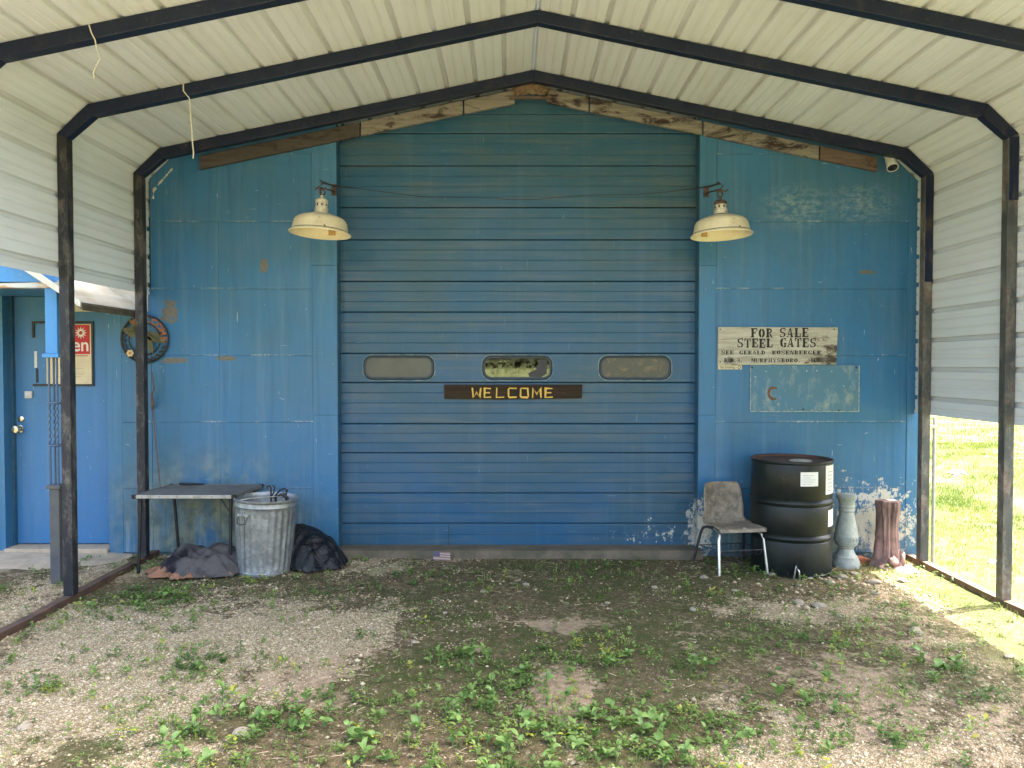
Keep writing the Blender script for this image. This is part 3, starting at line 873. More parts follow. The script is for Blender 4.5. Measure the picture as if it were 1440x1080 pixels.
# ------------------------------------------------------------------ text helpers
def font_mesh(txt, size, name, mat, parent, loc_, align='CENTER', squash=1.0, bold=0.0, vy=1.0):
    cu = bpy.data.curves.new(name + '_text', 'FONT'); cu.body = txt; cu.size = size; cu.align_x = align; cu.align_y = 'CENTER'; cu.offset = bold
    to = bpy.data.objects.new(name + '_text', cu); COL.objects.link(to)
    dg = bpy.context.evaluated_depsgraph_get()
    me_ = bpy.data.meshes.new_from_object(to.evaluated_get(dg)); me_.name = name
    bpy.data.objects.remove(to); bpy.data.curves.remove(cu)
    me_.transform(Matrix.Diagonal((squash, vy, 1, 1))); me_.transform(Matrix.Rotation(R(90), 4, 'X'))
    me_.materials.clear(); me_.materials.append(mat.m)
    o = bpy.data.objects.new(name, me_); COL.objects.link(o); o.parent = parent; o.location = loc_
    return o
def flat(name, c, rough=.7):
    return simple(name, c, tuple(q * .82 for q in c), 30, rough, bump=.05)
M_INK = simple('faded_black_ink', (.007, .007, .007), (.022, .02, .018), 45, .8, bump=.1)

# open sign: red and cream poster in the door frame
os_ = thing('open_sign', 'red and cream open poster fixed on the blue entry door', 'sign', (dx(103) - 3.73, .13 - .006, dz(540) + .045))
wS, hS = (130 - 76) / 168.5, (540 - 456) / 168.5
MB().box(-wS / 2, wS / 2, -.004, 0, 0, hS).build('poster', simple('cream_poster', (.62, .54, .36), (.52, .43, .26), 7, .7), os_)
MB().box(-wS / 2 + .003, wS / 2 - .012, -.0052, -.0042, hS * .50, hS - .006).build('red_field', flat('poster_red', (.50, .028, .035)), os_)
M_WH = flat('print_white', (.72, .70, .64))
font_mesh('open', .155, 'lettering', M_WH, os_, (-.006, -.0060, hS * .645), bold=.002, squash=.95)
mb = MB(); star = []
for k in range(24):
    a = 2 * math.pi * k / 24; r = .052 if k % 2 == 0 else .026
    star.append((.075 + r * math.cos(a), hS * .855 + r * math.sin(a)))
mb.prism(star, -.0062, -.0054); mb.build('sun_emblem', M_WH, os_)
MB().prism([(.075 + .016 * math.cos(a), hS * .855 + .016 * math.sin(a)) for a in np.linspace(0, 2 * math.pi, 13)[:-1]], -.0068, -.0063).build('sun_face', flat('emblem_red', (.40, .05, .04)), os_)
mb = MB()
MB().box(-wS / 2 + .01, wS / 2 - .03, -.0052, -.0042, hS * .465, hS * .478).build('red_rule', flat('rule_red', (.45, .06, .05)), os_)
for k, (w_) in enumerate((.20, .23, .17, .22, .12)):
    mb.box(-wS / 2 + .03, -wS / 2 + .03 + w_, -.0050, -.0042, .06 + k * .022, .063 + k * .022)
mb.build('small_print', flat('print_brown', (.34, .26, .15)), os_)

# ------------------------------------------------------------------ stencil letters
def arcp(cx, cy, rx, ry, a0, a1, n=8): return [(cx + rx * math.cos(R(a0 + (a1 - a0) * k / n)), cy + ry * math.sin(R(a0 + (a1 - a0) * k / n))) for k in range(n + 1)]
def bow(side, x0, x1, y0, y1, th=.35, thin=.20, a=84):
    cx = x1 if side < 0 else x0; rx = x1 - x0; cy = (y0 + y1) / 2; ry = (y1 - y0) / 2
    if side < 0: o_ = arcp(cx, cy, rx, ry, 180 - a, 180 + a); i_ = arcp(cx, cy, rx - th, ry - thin, 180 + a, 180 - a)
    else: o_ = arcp(cx, cy, rx, ry, -a, a); i_ = arcp(cx, cy, rx - th, ry - thin, a, -a)
    return o_ + i_
def rc(x0, x1, y0, y1): return [(x0, y0), (x1, y0), (x1, y1), (x0, y1)]
def stem(x, w=.35): return [rc(x, x + w, .08, .92), rc(x - .08, x + w + .06, 0, .14), rc(x - .08, x + w + .06, .86, 1)]
G = {
 'F': stem(.1) + [rc(.42, .98, .88, 1), rc(.86, .98, .66, .9), rc(.42, .72, .45, .57), rc(.66, .74, .36, .66)],
 'E': stem(.1) + [rc(.42, .98, .88, 1), rc(.86, .98, .68, .9), rc(.42, .72, .45, .57), rc(.66, .74, .36, .66), rc(.42, .98, 0, .12), rc(.86, .98, .1, .32)],
 'L': stem(.12) + [rc(.46, .98, 0, .12), rc(.86, .98, .1, .36)],
 'T': [rc(.37, .63, 0, .92), rc(.28, .72, 0, .1), rc(.0, .34, .88, 1), rc(.66, 1, .88, 1), rc(0, .12, .66, .9), rc(.88, 1, .66, .9)],
 'I': stem(.37), 'H': stem(.08, .24) + stem(.68, .24) + [rc(.38, .62, .45, .57)],
 'O': [bow(-1, .02, .48, 0, 1), bow(1, .52, .98, 0, 1)],
 'D': stem(.08) + [bow(1, .42, .98, 0, 1, .26, .11, 86)],
 'G': [bow(-1, .02, .48, 0, 1), rc(.54, .92, .88, 1), rc(.82, .94, .68, .9), rc(.54, .9, 0, .12), rc(.68, .92, .0, .44), rc(.58, 1, .38, .48)],
 'S': [bow(-1, .06, .46, .44, 1, .24, .12, 84), bow(1, .52, .94, 0, .56, .24, .12, 84), rc(.50, .9, .88, 1), rc(.80, .92, .7, .9), rc(.1, .48, 0, .12), rc(.06, .18, .1, .3), [(.3, .58), (.5, .58), (.7, .42), (.5, .42)]],
 'R': stem(.08) + [bow(1, .42, .90, .44, 1, .24, .11, 86), [(.48, .42), (.68, .42), (1.0, 0), (.74, 0)]],
 'P': stem(.08) + [bow(1, .42, .92, .42, 1, .25, .11, 86)],
 'B': stem(.08) + [bow(1, .42, .88, .5, 1, .23, .10, 86), bow(1, .42, .95, 0, .52, .25, .10, 86)],
 'A': [[(.06, 0), (.16, 0), (.50, .86), (.42, 1)], [(.62, 0), (.92, 0), (.60, 1), (.46, 1)], rc(.30, .58, .26, .36), rc(-.04, .26, 0, .09), rc(.54, 1.02, 0, .09)],
 'N': [rc(.06, .18, 0, 1), rc(.82, .94, 0, 1), [(.12, 1), (.40, 1), (.9, 0), (.62, 0)], rc(-.02, .26, 0, .09), rc(.74, 1.02, .91, 1)],
 'M': [rc(.04, .14, 0, 1), rc(.74, .98, 0, 1), [(.06, 1), (.32, 1), (.56, .1), (.44, .1)], [(.78, 1), (.68, 1), (.46, .1), (.54, .1)], rc(-.04, .22, 0, .09), rc(.68, 1.04, 0, .09)],
 'U': stem(.04, .24)[:1] + [rc(-.04, .36, .9, 1), rc(.66, 1.0, .9, 1), rc(.78, .9, .15, 1), rc(.2, .8, 0, .12), rc(.06, .3, .04, .3)],
 'Y': [rc(.38, .64, 0, .46), rc(.28, .74, 0, .09), [(.0, 1), (.3, 1), (.58, .48), (.36, .48)], [(.98, 1), (.84, 1), (.54, .48), (.64, .48)]],
 '3': [bow(1, .4, .9, .48, 1, .22, .1, 86), bow(1, .4, .95, 0, .52, .24, .1, 86), rc(.08, .4, .9, 1), rc(.08, .4, 0, .1), rc(.26, .44, .46, .55)],
 '.': [rc(.08, .36, 0, .22)], ' ': [],
}
def stencil(mb, txt, x0, x1, z0, h, y, fill=.80):
    adv = []
    for ch in txt: adv.append(.55 if ch == '.' else (.9 if ch == ' ' else (1.0 if ch != 'I' else .8)))
    tot = sum(adv); u = (x1 - x0) / tot; x = x0
    for ch, a in zip(txt, adv):
        jz = random.uniform(-.03, .03) * h
        for poly in G[ch]:
            n = len(poly)
            P = [(x + q[0] * u * fill, z0 + jz + q[1] * h) for q in poly]
            ar = sum(P[i][0] * P[(i + 1) % n][1] - P[(i + 1) % n][0] * P[i][1] for i in range(n))
            if ar < 0: P = P[::-1]
            y -= .00001
            mb.add([(a_, y, b_) for a_, b_ in P], [tuple(range(n))])
        x += a * u

sx, sz = ex(1092), ez(514)
sg = thing('for_sale_sign', 'weathered whitewashed board with black stencilled for sale lettering', 'sign', (sx, -.022, sz))
M_SIGN = Mat('weathered_whitewash', .85); _p = M_SIGN.obj()
_g = M_SIGN.noise(M_SIGN.scale(_p, (3, 5, 34)), 1.0, 6, .7, .5)
_c = M_SIGN.mix(M_SIGN.ramp(_g, .40, .66), (.47, .455, .38), (.27, .255, .205))
_st = M_SIGN.math('ADD', M_SIGN.noise(M_SIGN.scale(_p, (7, 7, 12)), 1.0, 7, .7), M_SIGN.math('MULTIPLY', M_SIGN.blob(_p, (.40, 0, .08), (.12, .2, .13), 1.3), .22))
_st = M_SIGN.math('ADD', _st, M_SIGN.math('MULTIPLY', M_SIGN.blob(_p, (-.40, 0, .03), (.08, .2, .03), 1.3), .12))
_c = M_SIGN.mix(M_SIGN.ramp(_st, .62, .74), _c, (.06, .05, .038))
_c = M_SIGN.mix(M_SIGN.math('MULTIPLY', M_SIGN.ramp(M_SIGN.noise(_p, 60, 4, .7), .6, .66), .6), _c, (.10, .085, .06))
M_SIGN.color(_c); M_SIGN.bump(_g, .4, .003)
wb, hb = 168 / 172, 54 / 172
MB().prism([(-wb / 2, .004), (wb / 2 - .01, .008), (wb / 2, hb - .004), (-wb / 2 + .003, hb)], 0, .02).build('board', M_SIGN, sg, bevel=.002)
px = lambda u: (u - 1092) / 172; pz = lambda v: (514 - v) / 172
yt = -.0012
for (txt, a, b, v, h_, fl) in (('FOR', 1054, 1086, 475, .075, .86), ('SALE', 1094, 1136, 474.5, .075, .86), ('STEEL', 1035, 1086, 489, .075, .86), ('GATES', 1095, 1147, 488.5, .075, .86),
        ('SEE', 1013, 1031, 498.5, .032, .88), ('GERALD', 1038, 1075, 498.5, .032, .88), ('ROSENBERGER', 1084, 1153, 498.5, .032, .88),
        ('R.R.3.', 1017, 1043, 509.5, .032, .88), ('MURPHYSBORO.', 1055, 1124, 509.5, .032, .88), ('ILL.', 1137, 1156, 509.5, .032, .88)):
    mb = MB(); stencil(mb, txt, px(a), px(b), pz(v), h_, yt, fl); mb.build('lettering', M_INK, sg)
for (a, b) in ((-wb / 2 + .02, hb - .02), (wb / 2 - .03, hb - .02), (-wb / 2 + .02, .03), (wb / 2 - .03, .03)):
    mb = MB(); mb.lathe([(.006, 0), (.005, .003), (0, .004)], 8, (a, 0, b), M=Mx); mb.build('nail', M_BLACKM, sg)

ns = thing('no_smoking_sticker', 'narrow cream no smoking strip below the weathered sign', 'sticker', (ex(1026), -.006, ez(519.5)))
MB().box(-.098, .098, 0, .0035, 0, .036).build('strip', simple('cream_strip', (.60, .55, .36), (.48, .43, .28), 20, .7), ns)
font_mesh('No Smoking', .029, 'lettering', M_INK, ns, (-.022, -.0008, .018), squash=.82)
MB().tube([(.076 + .012 * math.cos(a), -.001, .018 + .012 * math.sin(a)) for a in np.linspace(0, 6.283, 13)[:-1]], .0018, 4, closed=True).build('emblem', M_INK, ns)

# blue patch plate with horseshoe
M_PLATE = Mat('peeling_blue_plate', .6); _p = M_PLATE.obj()
_c = M_PLATE.mix(M_PLATE.ramp(M_PLATE.noise(_p, 3, 5), .35, .7), (.055, .165, .27), (.075, .17, .235))
_n1 = M_PLATE.noise(M_PLATE.scale(_p, (9, 9, 5)), 1.0, 8, .72)
_c = M_PLATE.mix(M_PLATE.math('MULTIPLY', M_PLATE.ramp(_n1, .50, .70), .6), _c, (.36, .40, .33))
_c = M_PLATE.mix(M_PLATE.ramp(M_PLATE.noise(_p, 26, 4, .6), .67, .70), _c, (.50, .50, .40))
_c = M_PLATE.mix(M_PLATE.ramp(M_PLATE.noise(M_PLATE.scale(_p, (40, 40, 10)), 1.0, 4, .6), .72, .74), _c, (.05, .05, .05))
M_PLATE.color(_c); M_PLATE.bump(_n1, .3, .002)
bp = thing('cover_plate', 'peeling blue rectangular metal plate screwed on the wall below the sign', 'metal plate', (ex(1131), -.008, ez(579)))
MB().prism([(-.445, .0), (.445, .004), (.445, .381), (-.445, .384)], -.001, .005).build('plate', M_PLATE, bp, bevel=.0015)
fr = MB(); M_EDGE = simple('chalky_plate_edge', (.42, .46, .40), (.16, .25, .30), 25, .8, lo=.4, hi=.6)
fr.box(-.447, .447, -.0035, -.0012, .0, .006); fr.box(-.447, -.441, -.003, -.0014, .0061, .38); fr.box(.440, .447, -.003, -.0014, .0061, .38)
fr.build('plate_edge', M_EDGE, bp)
for (a, b) in ((-.43, .36), (.42, .36), (-.01, .02), (.28, .01)):
    mb = MB(); mb.lathe([(.008, .001), (.006, .005), (0, .006)], 8, (a, 0, b), M=Mx); mb.build('screw', M_BLACKM, bp)
M_RUST = simple('rust', (.20, .10, .05), (.10, .055, .035), 30, .9)
hs = MB()
hp = [(.048 * math.cos(R(a)), 0, .056 * math.sin(R(a))) for a in np.linspace(52, 300, 22)]
vs_ = []; fs = []
for i, q in enumerate(hp):
    k = .62 if 2 < i < 19 else .72
    d = Vector(q)
    vs_ += [tuple(d * k + Vector((0, -.006, 0))), tuple(d * 1.0 + Vector((0, -.006, 0))), tuple(d * 1.0), tuple(d * k)]
for i in range(len(hp) - 1):
    for k in range(4): fs.append((i * 4 + k, i * 4 + (k + 1) % 4, i * 4 + 4 + (k + 1) % 4, i * 4 + 4 + k))
fs += [(0, 1, 2, 3), (len(vs_) - 1, len(vs_) - 2, len(vs_) - 3, len(vs_) - 4)]
hs.add(vs_, fs)
o = hs.build('horseshoe', M_RUST, None, bevel=.001, loc=(ex(1087), -.010, ez(553))); tag(o, 'rusty horseshoe opening to the right on the peeling blue plate', 'horseshoe')

# welcome board on the big door
wbd = thing('welcome_board', 'dark brown board with yellow hand painted welcome below the door windows', 'sign', (0, .12 - .024, 0))
e = lambda u: (u - 720) / 170.0
w = lambda v: 1.54 + (515 - v) / 170.0
M_WBRD = Mat('dark_brown_board', .8, 0, .25); _p = M_WBRD.obj()
_c = M_WBRD.mix(M_WBRD.ramp(M_WBRD.noise(M_WBRD.scale(_p, (2, 5, 30)), 1.0, 6, .7), .35, .68), (.020, .0135, .008), (.042, .027, .015))
_c = M_WBRD.mix(M_WBRD.math('MULTIPLY', M_WBRD.ramp(M_WBRD.noise(_p, 24, 5, .7), .63, .69), .5), _c, (.25, .20, .14))
M_WBRD.color(_c); M_WBRD.bump(M_WBRD.noise(M_WBRD.scale(_p, (3, 5, 50)), 1.0, 5), .3, .003)
MB().prism([(e(624.5), w(561)), (e(700), w(562)), (e(818.5), w(560)), (e(819.5), w(541)), (e(624), w(541))], 0, .02).build('board', M_WBRD, wbd, bevel=.003)
M_YEL = simple('yellow_paint', (.62, .42, .07), (.48, .30, .05), 40, .6)
def stroke(mb, pts, wd, y):
    P = [Vector((a, b)) for a, b in pts]
    L_, R_ = [], []
    for i, q in enumerate(P):
        t = (P[min(i + 1, len(P) - 1)] - P[max(i - 1, 0)]).normalized(); n_ = Vector((-t.y, t.x))
        k = wd / 2 * random.uniform(.8, 1.15)
        if 0 < i < len(P) - 1:
            t0 = (P[i] - P[i - 1]).normalized(); n0 = Vector((-t0.y, t0.x)); k = k / max(.45, n_.dot(n0))
        if i == 0: q = q - t * wd * .3
        if i == len(P) - 1: q = q + t * wd * .3
        L_.append(q + n_ * k); R_.append(q - n_ * k)
    n = len(P)
    mb.add([(a.x, y, a.y) for a in L_] + [(a.x, y, a.y) for a in R_], [(n + i, n + i + 1, i + 1, i) for i in range(n - 1)])
LET = {'W': [[(0, 1), (.12, 0), (.5, .55), (.85, 0), (1, 1)]], 'E': [[(.95, .96), (.05, 1), (.0, 0), (1, .04)], [(.02, .5), (.8, .52)]], 'L': [[(.05, 1), (0, 0), (.95, .03)]],
       'C': [[(1, .98), (.1, 1), (0, .85), (.02, .1), (.12, 0), (1, .03)]], 'O': [[(.1, 1), (.92, .97), (1, .1), (.9, 0), (.1, .02), (0, .12), (.03, .95), (.16, 1)]],
       'M': [[(0, 0), (.06, 1), (.5, .35), (.92, 1), (1, .02)]]}
for ch, u0, u1 in (('W', 664, 676), ('E', 681, 690), ('L', 698, 709), ('C', 715, 726), ('O', 732, 743), ('M', 749, 761), ('E', 767, 777)):
    mb = MB()
    for k, st_ in enumerate(LET[ch]):
        stroke(mb, [(e(u0) + q[0] * (u1 - u0) / 170, w(559) + q[1] * 13 / 170) for q in st_], .0125, -.0014 - .0002 * k)
    mb.build('letter', M_YEL, wbd)

# round welcome plaque left of the post
pq = thing('welcome_plaque', 'round black openwork welcome plaque with olive winged insect and flower', 'plaque', (ex(206), -.02, ez(477)))
MB().tube([(.190 * math.cos(a), 0, .190 * math.sin(a)) for a in np.linspace(0, 6.2832, 49)[:-1]], .0095, 8, closed=True).build('outer_ring', M_BLACKM, pq, smooth=True)
MB().tube([(.128 * math.cos(a), 0, .128 * math.sin(a)) for a in np.linspace(0, 6.2832, 41)[:-1]], .006, 8, closed=True).build('inner_ring', M_BLACKM, pq, smooth=True)
M_OLIVE = simple('olive_enamel', (.10, .095, .04), (.05, .052, .022), 14, .5)
def leaf_poly(cx, cz, l, wd, ang):
    pts = []
    for k in range(10):
        t = k / 9; pts.append((t * l, wd * math.sin(math.pi * t ** .75)))
    pts += [(p_[0], -p_[1] * .6) for p_ in pts[-2:0:-1]]
    c_, s_ = math.cos(R(ang)), math.sin(R(ang))
    return [(cx + a * c_ - b * s_, cz + a * s_ + b * c_) for a, b in pts]
for (cx, cz, l, wd, an) in ((-.02, .05, .17, .05, 168), (.0, .04, .19, .05, -22), (-.01, .03, .17, .045, -62), (-.03, .08, .12, .035, 135)):
    MB().prism(leaf_poly(cx, cz, l, wd, an), -.008, -.004).build('wing', M_OLIVE, pq); 
MB().tube([(-.13, -.006, .055), (-.05, -.008, .06), (.02, -.008, .045), (.12, -.006, -.02)], [.008, .018, .016, .007], 8).build('body', M_OLIVE, pq, smooth=True)
mb = MB()
for k in range(6):
    a = k * math.pi / 3; mb.prism([(-.115 + .017 * math.cos(a) + .013 * math.cos(b), -.115 + .017 * math.sin(a) + .013 * math.sin(b)) for b in np.linspace(0, 6.283, 9)[:-1]], -.012 - k * .0002, -.005)
mb.build('flower', simple('cream_petal', (.62, .50, .27), (.52, .38, .18), 20, .6), pq)
MB().prism([(-.115 + .011 * math.cos(b), -.115 + .011 * math.sin(b)) for b in np.linspace(0, 6.283, 9)[:-1]], -.016, -.0135).build('flower_eye', flat('flower_orange', (.50, .22, .03)), pq)
M_ORNG = flat('faded_orange_letter', (.30, .11, .05))
for i, ch in enumerate('WELCOME'):
    a = 118 - i * 19.5
    o = font_mesh(ch, .068, 'letter', M_ORNG, pq, (.158 * math.cos(R(a)), -.009, .158 * math.sin(R(a))), bold=.002)
    o.rotation_euler = (0, R(90 - a), 0)
mb = MB()
for a in np.linspace(150, 330, 14):
    mb.prism(leaf_poly(.158 * math.cos(R(a)), .158 * math.sin(R(a)), .05, .012, a + 60), -.005, .0)
mb.build('leaf_scroll', M_BLACKM, pq)

# ------------------------------------------------------------------ hanging lamps
M_ENAM = Mat('aged_cream_enamel', .35, 0, .5); _p = M_ENAM.obj()
_c = M_ENAM.mix(M_ENAM.ramp(M_ENAM.noise(_p, 7, 6, .7), .38, .7), (.66, .60, .43), (.50, .43, .28))
_c = M_ENAM.mix(M_ENAM.ramp(M_ENAM.noise(M_ENAM.scale(_p, (14, 14, 9)), 1.0, 7, .72), .655, .69), _c, (.09, .05, .03))
M_ENAM.color(_c)
M_ENIN = simple('cream_enamel_inside', (.80, .75, .55), (.70, .62, .42), 8, .4, bump=.03)
M_OXID = simple('oxidised_iron', (.05, .035, .03), (.11, .07, .055), 25, .8, .2)
M_CERA = simple('dirty_porcelain', (.60, .56, .45), (.30, .26, .19), 16, .5, lo=.45, hi=.62)
def lamp(x, z, tilt, label, stx, rusty):
    L_ = thing('barn_lamp', label, 'lamp', (x, -.47, z), rot=(R(-1.5), R(tilt), 0), group='enamel barn lamps hung either side of the big door')
    outp = [(.2275, 0), (.2265, .006), (.212, .018), (.204, .045), (.196, .085), (.184, .106), (.165, .120), (.10, .143), (.058, .150), (.050, .152)]
    innp = [(.2275, 0), (.224, .002), (.209, .016), (.200, .045), (.192, .083), (.180, .102), (.162, .115), (.10, .137), (.0, .142)]
    mb = MB(); mb.lathe(outp, 48, caps=False); mb.build('shade', M_ENAM, L_, smooth=True, angle=R(30))
    mb = MB(); mb.lathe(innp[::-1], 48, caps=False); mb.build('shade_lining', M_ENIN, L_, smooth=True, angle=R(30))
    mb = MB(); mb.tube([(.2275 * math.cos(a), .2275 * math.sin(a), .001) for a in np.linspace(0, 6.2832, 49)[:-1]], .0032, 6, closed=True); mb.build('rim_bead', M_ENIN, L_, smooth=True)
    mb = MB(); mb.tube([(.2115 * math.cos(a), .2115 * math.sin(a), .0195) for a in np.linspace(0, 6.2832, 49)[:-1]], .0022, 5, closed=True); mb.build('rim_groove', M_OXID, L_, smooth=True)
    mb = MB(); mb.lathe([(.066, .148), (.064, .156), (.052, .160)], 28); mb.build('neck_flange', M_OXID if rusty else M_ENAM, L_, smooth=True)
    mb = MB(); mb.lathe([(.050, .1605), (.050, .192), (.046, .196), (.044, .196)], 28); mb.build('socket_collar', M_CERA, L_, smooth=True)
    mb = MB(); mb.lathe([(.044, .1965), (.045, .228), (.042, .232)], 28); mb.build('socket_body', M_CERA, L_, smooth=True)
    mb = MB()
    for k in range(8):
        a = k * math.pi / 4 + .3; Q = Matrix.Rotation(a, 4, 'Z')
        mb.box(.0435, .0468, -.005, .005, .206, .222, Q)
    mb.build('vent_slot', M_DARK, L_)
    mb = MB(); mb.lathe([(.047, .2325), (.046, .252), (.034, .262), (.014, .266), (.010, .290), (.0, .291)], 24); mb.build('socket_cap', M_OXID if rusty else M_CERA, L_, smooth=True)
    mb = MB(); mb.lathe([(.018, .12), (.030, .10), (.034, .07), (.024, .045), (0, .038)], 16); mb.build('bulb', simple('frosted_bulb', (.7, .69, .63), (.66, .64, .58), 9, .2, bump=0), L_, smooth=True)
    mb = MB()
    ring = [(.020 * math.cos(a), 0, .312 + .020 * math.sin(a)) for a in np.linspace(0, 6.2832, 15)[:-1]]
    mb.tube(ring, .0055, 6, closed=True); mb.build('hanging_eye', M_OXID, L_, smooth=True)
    # torn sticker on the lining facing the yard
    def st(u, v):
        a = R(90) - (stx + (u - .5) * .062) / .20
        zz = .028 + v * .048; rr = .2035 - (zz - .016) * .18 - .0025
        return (rr * math.cos(a), rr * math.sin(a), zz)
    mb = MB(); mb.grid(6, 4, st); mb.build('paper_sticker', simple('tan_paper_sticker', (.56, .36, .14), (.42, .26, .10), 26, .8), L_)
    # bracket arm fixed to the wall that carries the lamp (stands on its own)
    b = thing('lamp_bracket', ('dark iron hook arm holding the left barn lamp' if x < 0 else 'dark iron hook arm holding the right barn lamp'), 'bracket', (x, -.004, z + .36), group='lamp hook arms on the wall')
    mb = MB(); mb.tube([(0, 0, .06), (0, -.10, .05), (0, -.30, .015), (0, -.44, -.01), (0, -.472, -.025), (.004, -.468, -.043), (.006, -.45, -.05)], .0055, 7); mb.build('arm', M_OXID, b, smooth=True)
    mb = MB(); mb.tube([(0, 0, .10), (.01, -.2, .075), (-.012, -.42, .052), (.016, -.45, .01), (-.03, -.465, -.018)], .004, 5); mb.build('twisted_wire', M_OXID, b, smooth=True)
    mb = MB(); mb.tube([(-.035, -.468, -.03), (-.01, -.47, -.022), (.03, -.468, -.03), (.045, -.46, -.012)], .006, 5); mb.build('cross_bar', M_OXID, b, smooth=True)
    MB().box(-.02, .02, -.012, .0, .03, .12).build('wall_plate', M_OXID, b, bevel=.002)
    return L_
lamp(-1.443, 2.535, 3.2, 'cream enamel barn lamp to the left of the big blue door', .045, False)
lamp(1.575, 2.522, -2.0, 'cream enamel barn lamp to the right of the big door with rust round its neck', -.09, True)
mb = MB()
wp = []
for t in np.linspace(0, 1, 40):
    x = -1.43 + 3.0 * t
    z = 2.915 - .018 * math.sin(math.pi * t) + .008 * math.sin(t * 21) + .008 * math.sin(t * 9 + 1)
    y = -.40 * (1 - math.sin(math.pi * t) ** .5) - .04
    wp.append((x, y, z))
mb.tube(wp, [.006 if (i < 3 or i > 36) else .0026 for i in range(40)], 6)
o = mb.build('lamp_cable', M_RUBBER, None, smooth=True); tag(o, 'thin dark cable strung across the big door between the two lamps', 'cable')

# security camera under the right shoulder
sc2 = thing('security_camera', 'white bullet security camera with black lens under the right eave', 'camera', (ex(1238), -.07, ez(232)), rot=(0, 0, R(-8)))
sc2.scale = (1.05, 1.05, 1.05)
M_WPL = simple('white_plastic', (.66, .66, .62), (.58, .58, .53), 12, .35, bump=.03)
Q = Matrix.Rotation(R(148), 4, 'X')
mb = MB(); mb.lathe([(.022, -.06), (.034, -.055), (.037, -.03), (.037, .06), (.039, .068)], 24, (0, -.08, -.02), M=Q); mb.build('body', M_WPL, sc2, smooth=True)
mb = MB(); mb.lathe([(.036, .066), (.034, .0705), (.012, .071), (0, .0712)], 24, (0, -.08, -.02), M=Q); mb.build('lens', simple('black_lens_glass', (.006, .006, .008), (.01, .01, .012), 10, .08, bump=0), sc2, smooth=True)
mb = MB(); mb.lathe([(.041, .055), (.041, .075), (.0385, .075)], 24, (0, -.08, -.02), M=Q, caps=False); mb.build('hood', M_WPL, sc2, smooth=True)
mb = MB(); mb.tube([(0, .045, .05), (0, 0, .055), (0, -.05, .03)], .014, 8); mb.build('mount', M_WPL, sc2, smooth=True)

# nest at the ridge, hanging cords, pipe, leaning rod
M_NEST = simple('mud_and_straw', (.10, .065, .04), (.19, .135, .085), 40, .95, bump=1.0, bsc=55)
nest = thing('bird_nest', 'brown mud and straw bird nest tucked under the ridge above the big door', 'nest', (ex(746), -.06, ez(144)))
mb = MB()
mb.grid(25, 13, lambda u, v: ((.135 + .03 * mnoise.noise((u * 9, v * 4, 1))) * math.cos(math.pi * u) * (.8 + .3 * math.sin(v * 2.4)), -.11 * math.sin(math.pi * u) * (.5 + .5 * math.sin(math.pi * v)) - .0, .005 + v * .10 + .012 * mnoise.noise((u * 12, v * 7, 4))))
mb.build('nest_cup', M_NEST, nest, smooth=True)
MB().box(-.17, .17, -.03, .005, -.018, .002).build('nest_board', M_BOARD3, nest, bevel=.003)
mb = MB()
for k in range(90):
    a = random.uniform(0, math.pi); zz = random.uniform(.0, .11)
    q = Vector((.14 * math.cos(a), -.10 * math.sin(a) * random.uniform(.6, 1.0) - .01, zz)); d = Vector((random.uniform(-1, 1), random.uniform(-.5, .2), random.uniform(-.5, .6))) * .045
    mb.tube([q - d, q + d * .3 + Vector((0, 0, .005)), q + d], .0014, 3, cap=False)
o = mb.build('straw', simple('dry_straw', (.33, .25, .14), (.18, .13, .08), 30, .9), nest); o['kind'] = 'stuff'

M_CORD = simple('white_cord', (.62, .60, .52), (.5, .48, .4), 60, .8)
mb = MB(); mb.tube([(-2.13, -1.15, 3.395), (-2.128, -1.235, 3.39), (-2.125, -1.242, 3.32), (-2.085, -1.245, 3.27), (-2.075, -1.245, 3.1), (-2.068, -1.245, 2.98), (-2.062, -1.245, 2.92), (-2.066, -1.245, 2.885)], .0042, 6)
tag(mb.build('hanging_cord', M_CORD, None, smooth=True), 'long white cord hanging from the middle rafter left of the lamp', 'cord')
mb = MB(); mb.tube([(-2.24, -2.05, 3.35), (-2.235, -2.135, 3.345), (-2.22, -2.14, 3.30), (-2.20, -2.14, 3.26), (-2.19, -2.14, 3.20), (-2.175, -2.14, 3.165), (-2.20, -2.14, 3.12), (-2.213, -2.14, 3.09), (-2.207, -2.14, 3.06)], .0035, 6)
tag(mb.build('hanging_cord', M_CORD, None, smooth=True), 'short kinked white cord hanging from the rafter nearest the camera', 'cord')
gp = thing('galvanised_pipe', 'thin galvanised pipe standing behind the right rear post', 'pipe', (3.345, -.20, -.04))
mb = MB(); mb.tube([(0, 0, 0), (0, 0, 1.175)], .013, 10); mb.build('pipe', simple('galvanised', (.45, .45, .44), (.33, .33, .32), 20, .45, .6), gp, smooth=True)
MB().box(-.06, .02, -.018, .018, 1.09, 1.115).build('clamp', M_CHROME, gp, bevel=.002)
lr = thing('leaning_rod', 'thin rusty rod leaning on the wall above the folding table', 'rod', (ex(228), -.02, ez(695)))
mb = MB(); mb.tube([(0, -.02, 0), (-.045, .0, .4), (-.075, .008, .72)], .004, 6); mb.build('rod', M_RUST, lr, smooth=True)
mb = MB(); mb.tube([(-.075, 0, .70), (-.06, -.012, .74), (-.07, -.015, .82), (-.05, -.01, .86), (-.07, 0, 1.0)], [.010, .014, .008, .006, .004], 8); mb.build('hook', simple('rusty_mauve_iron', (.12, .075, .07), (.07, .05, .05), 30, .8), lr, smooth=True)

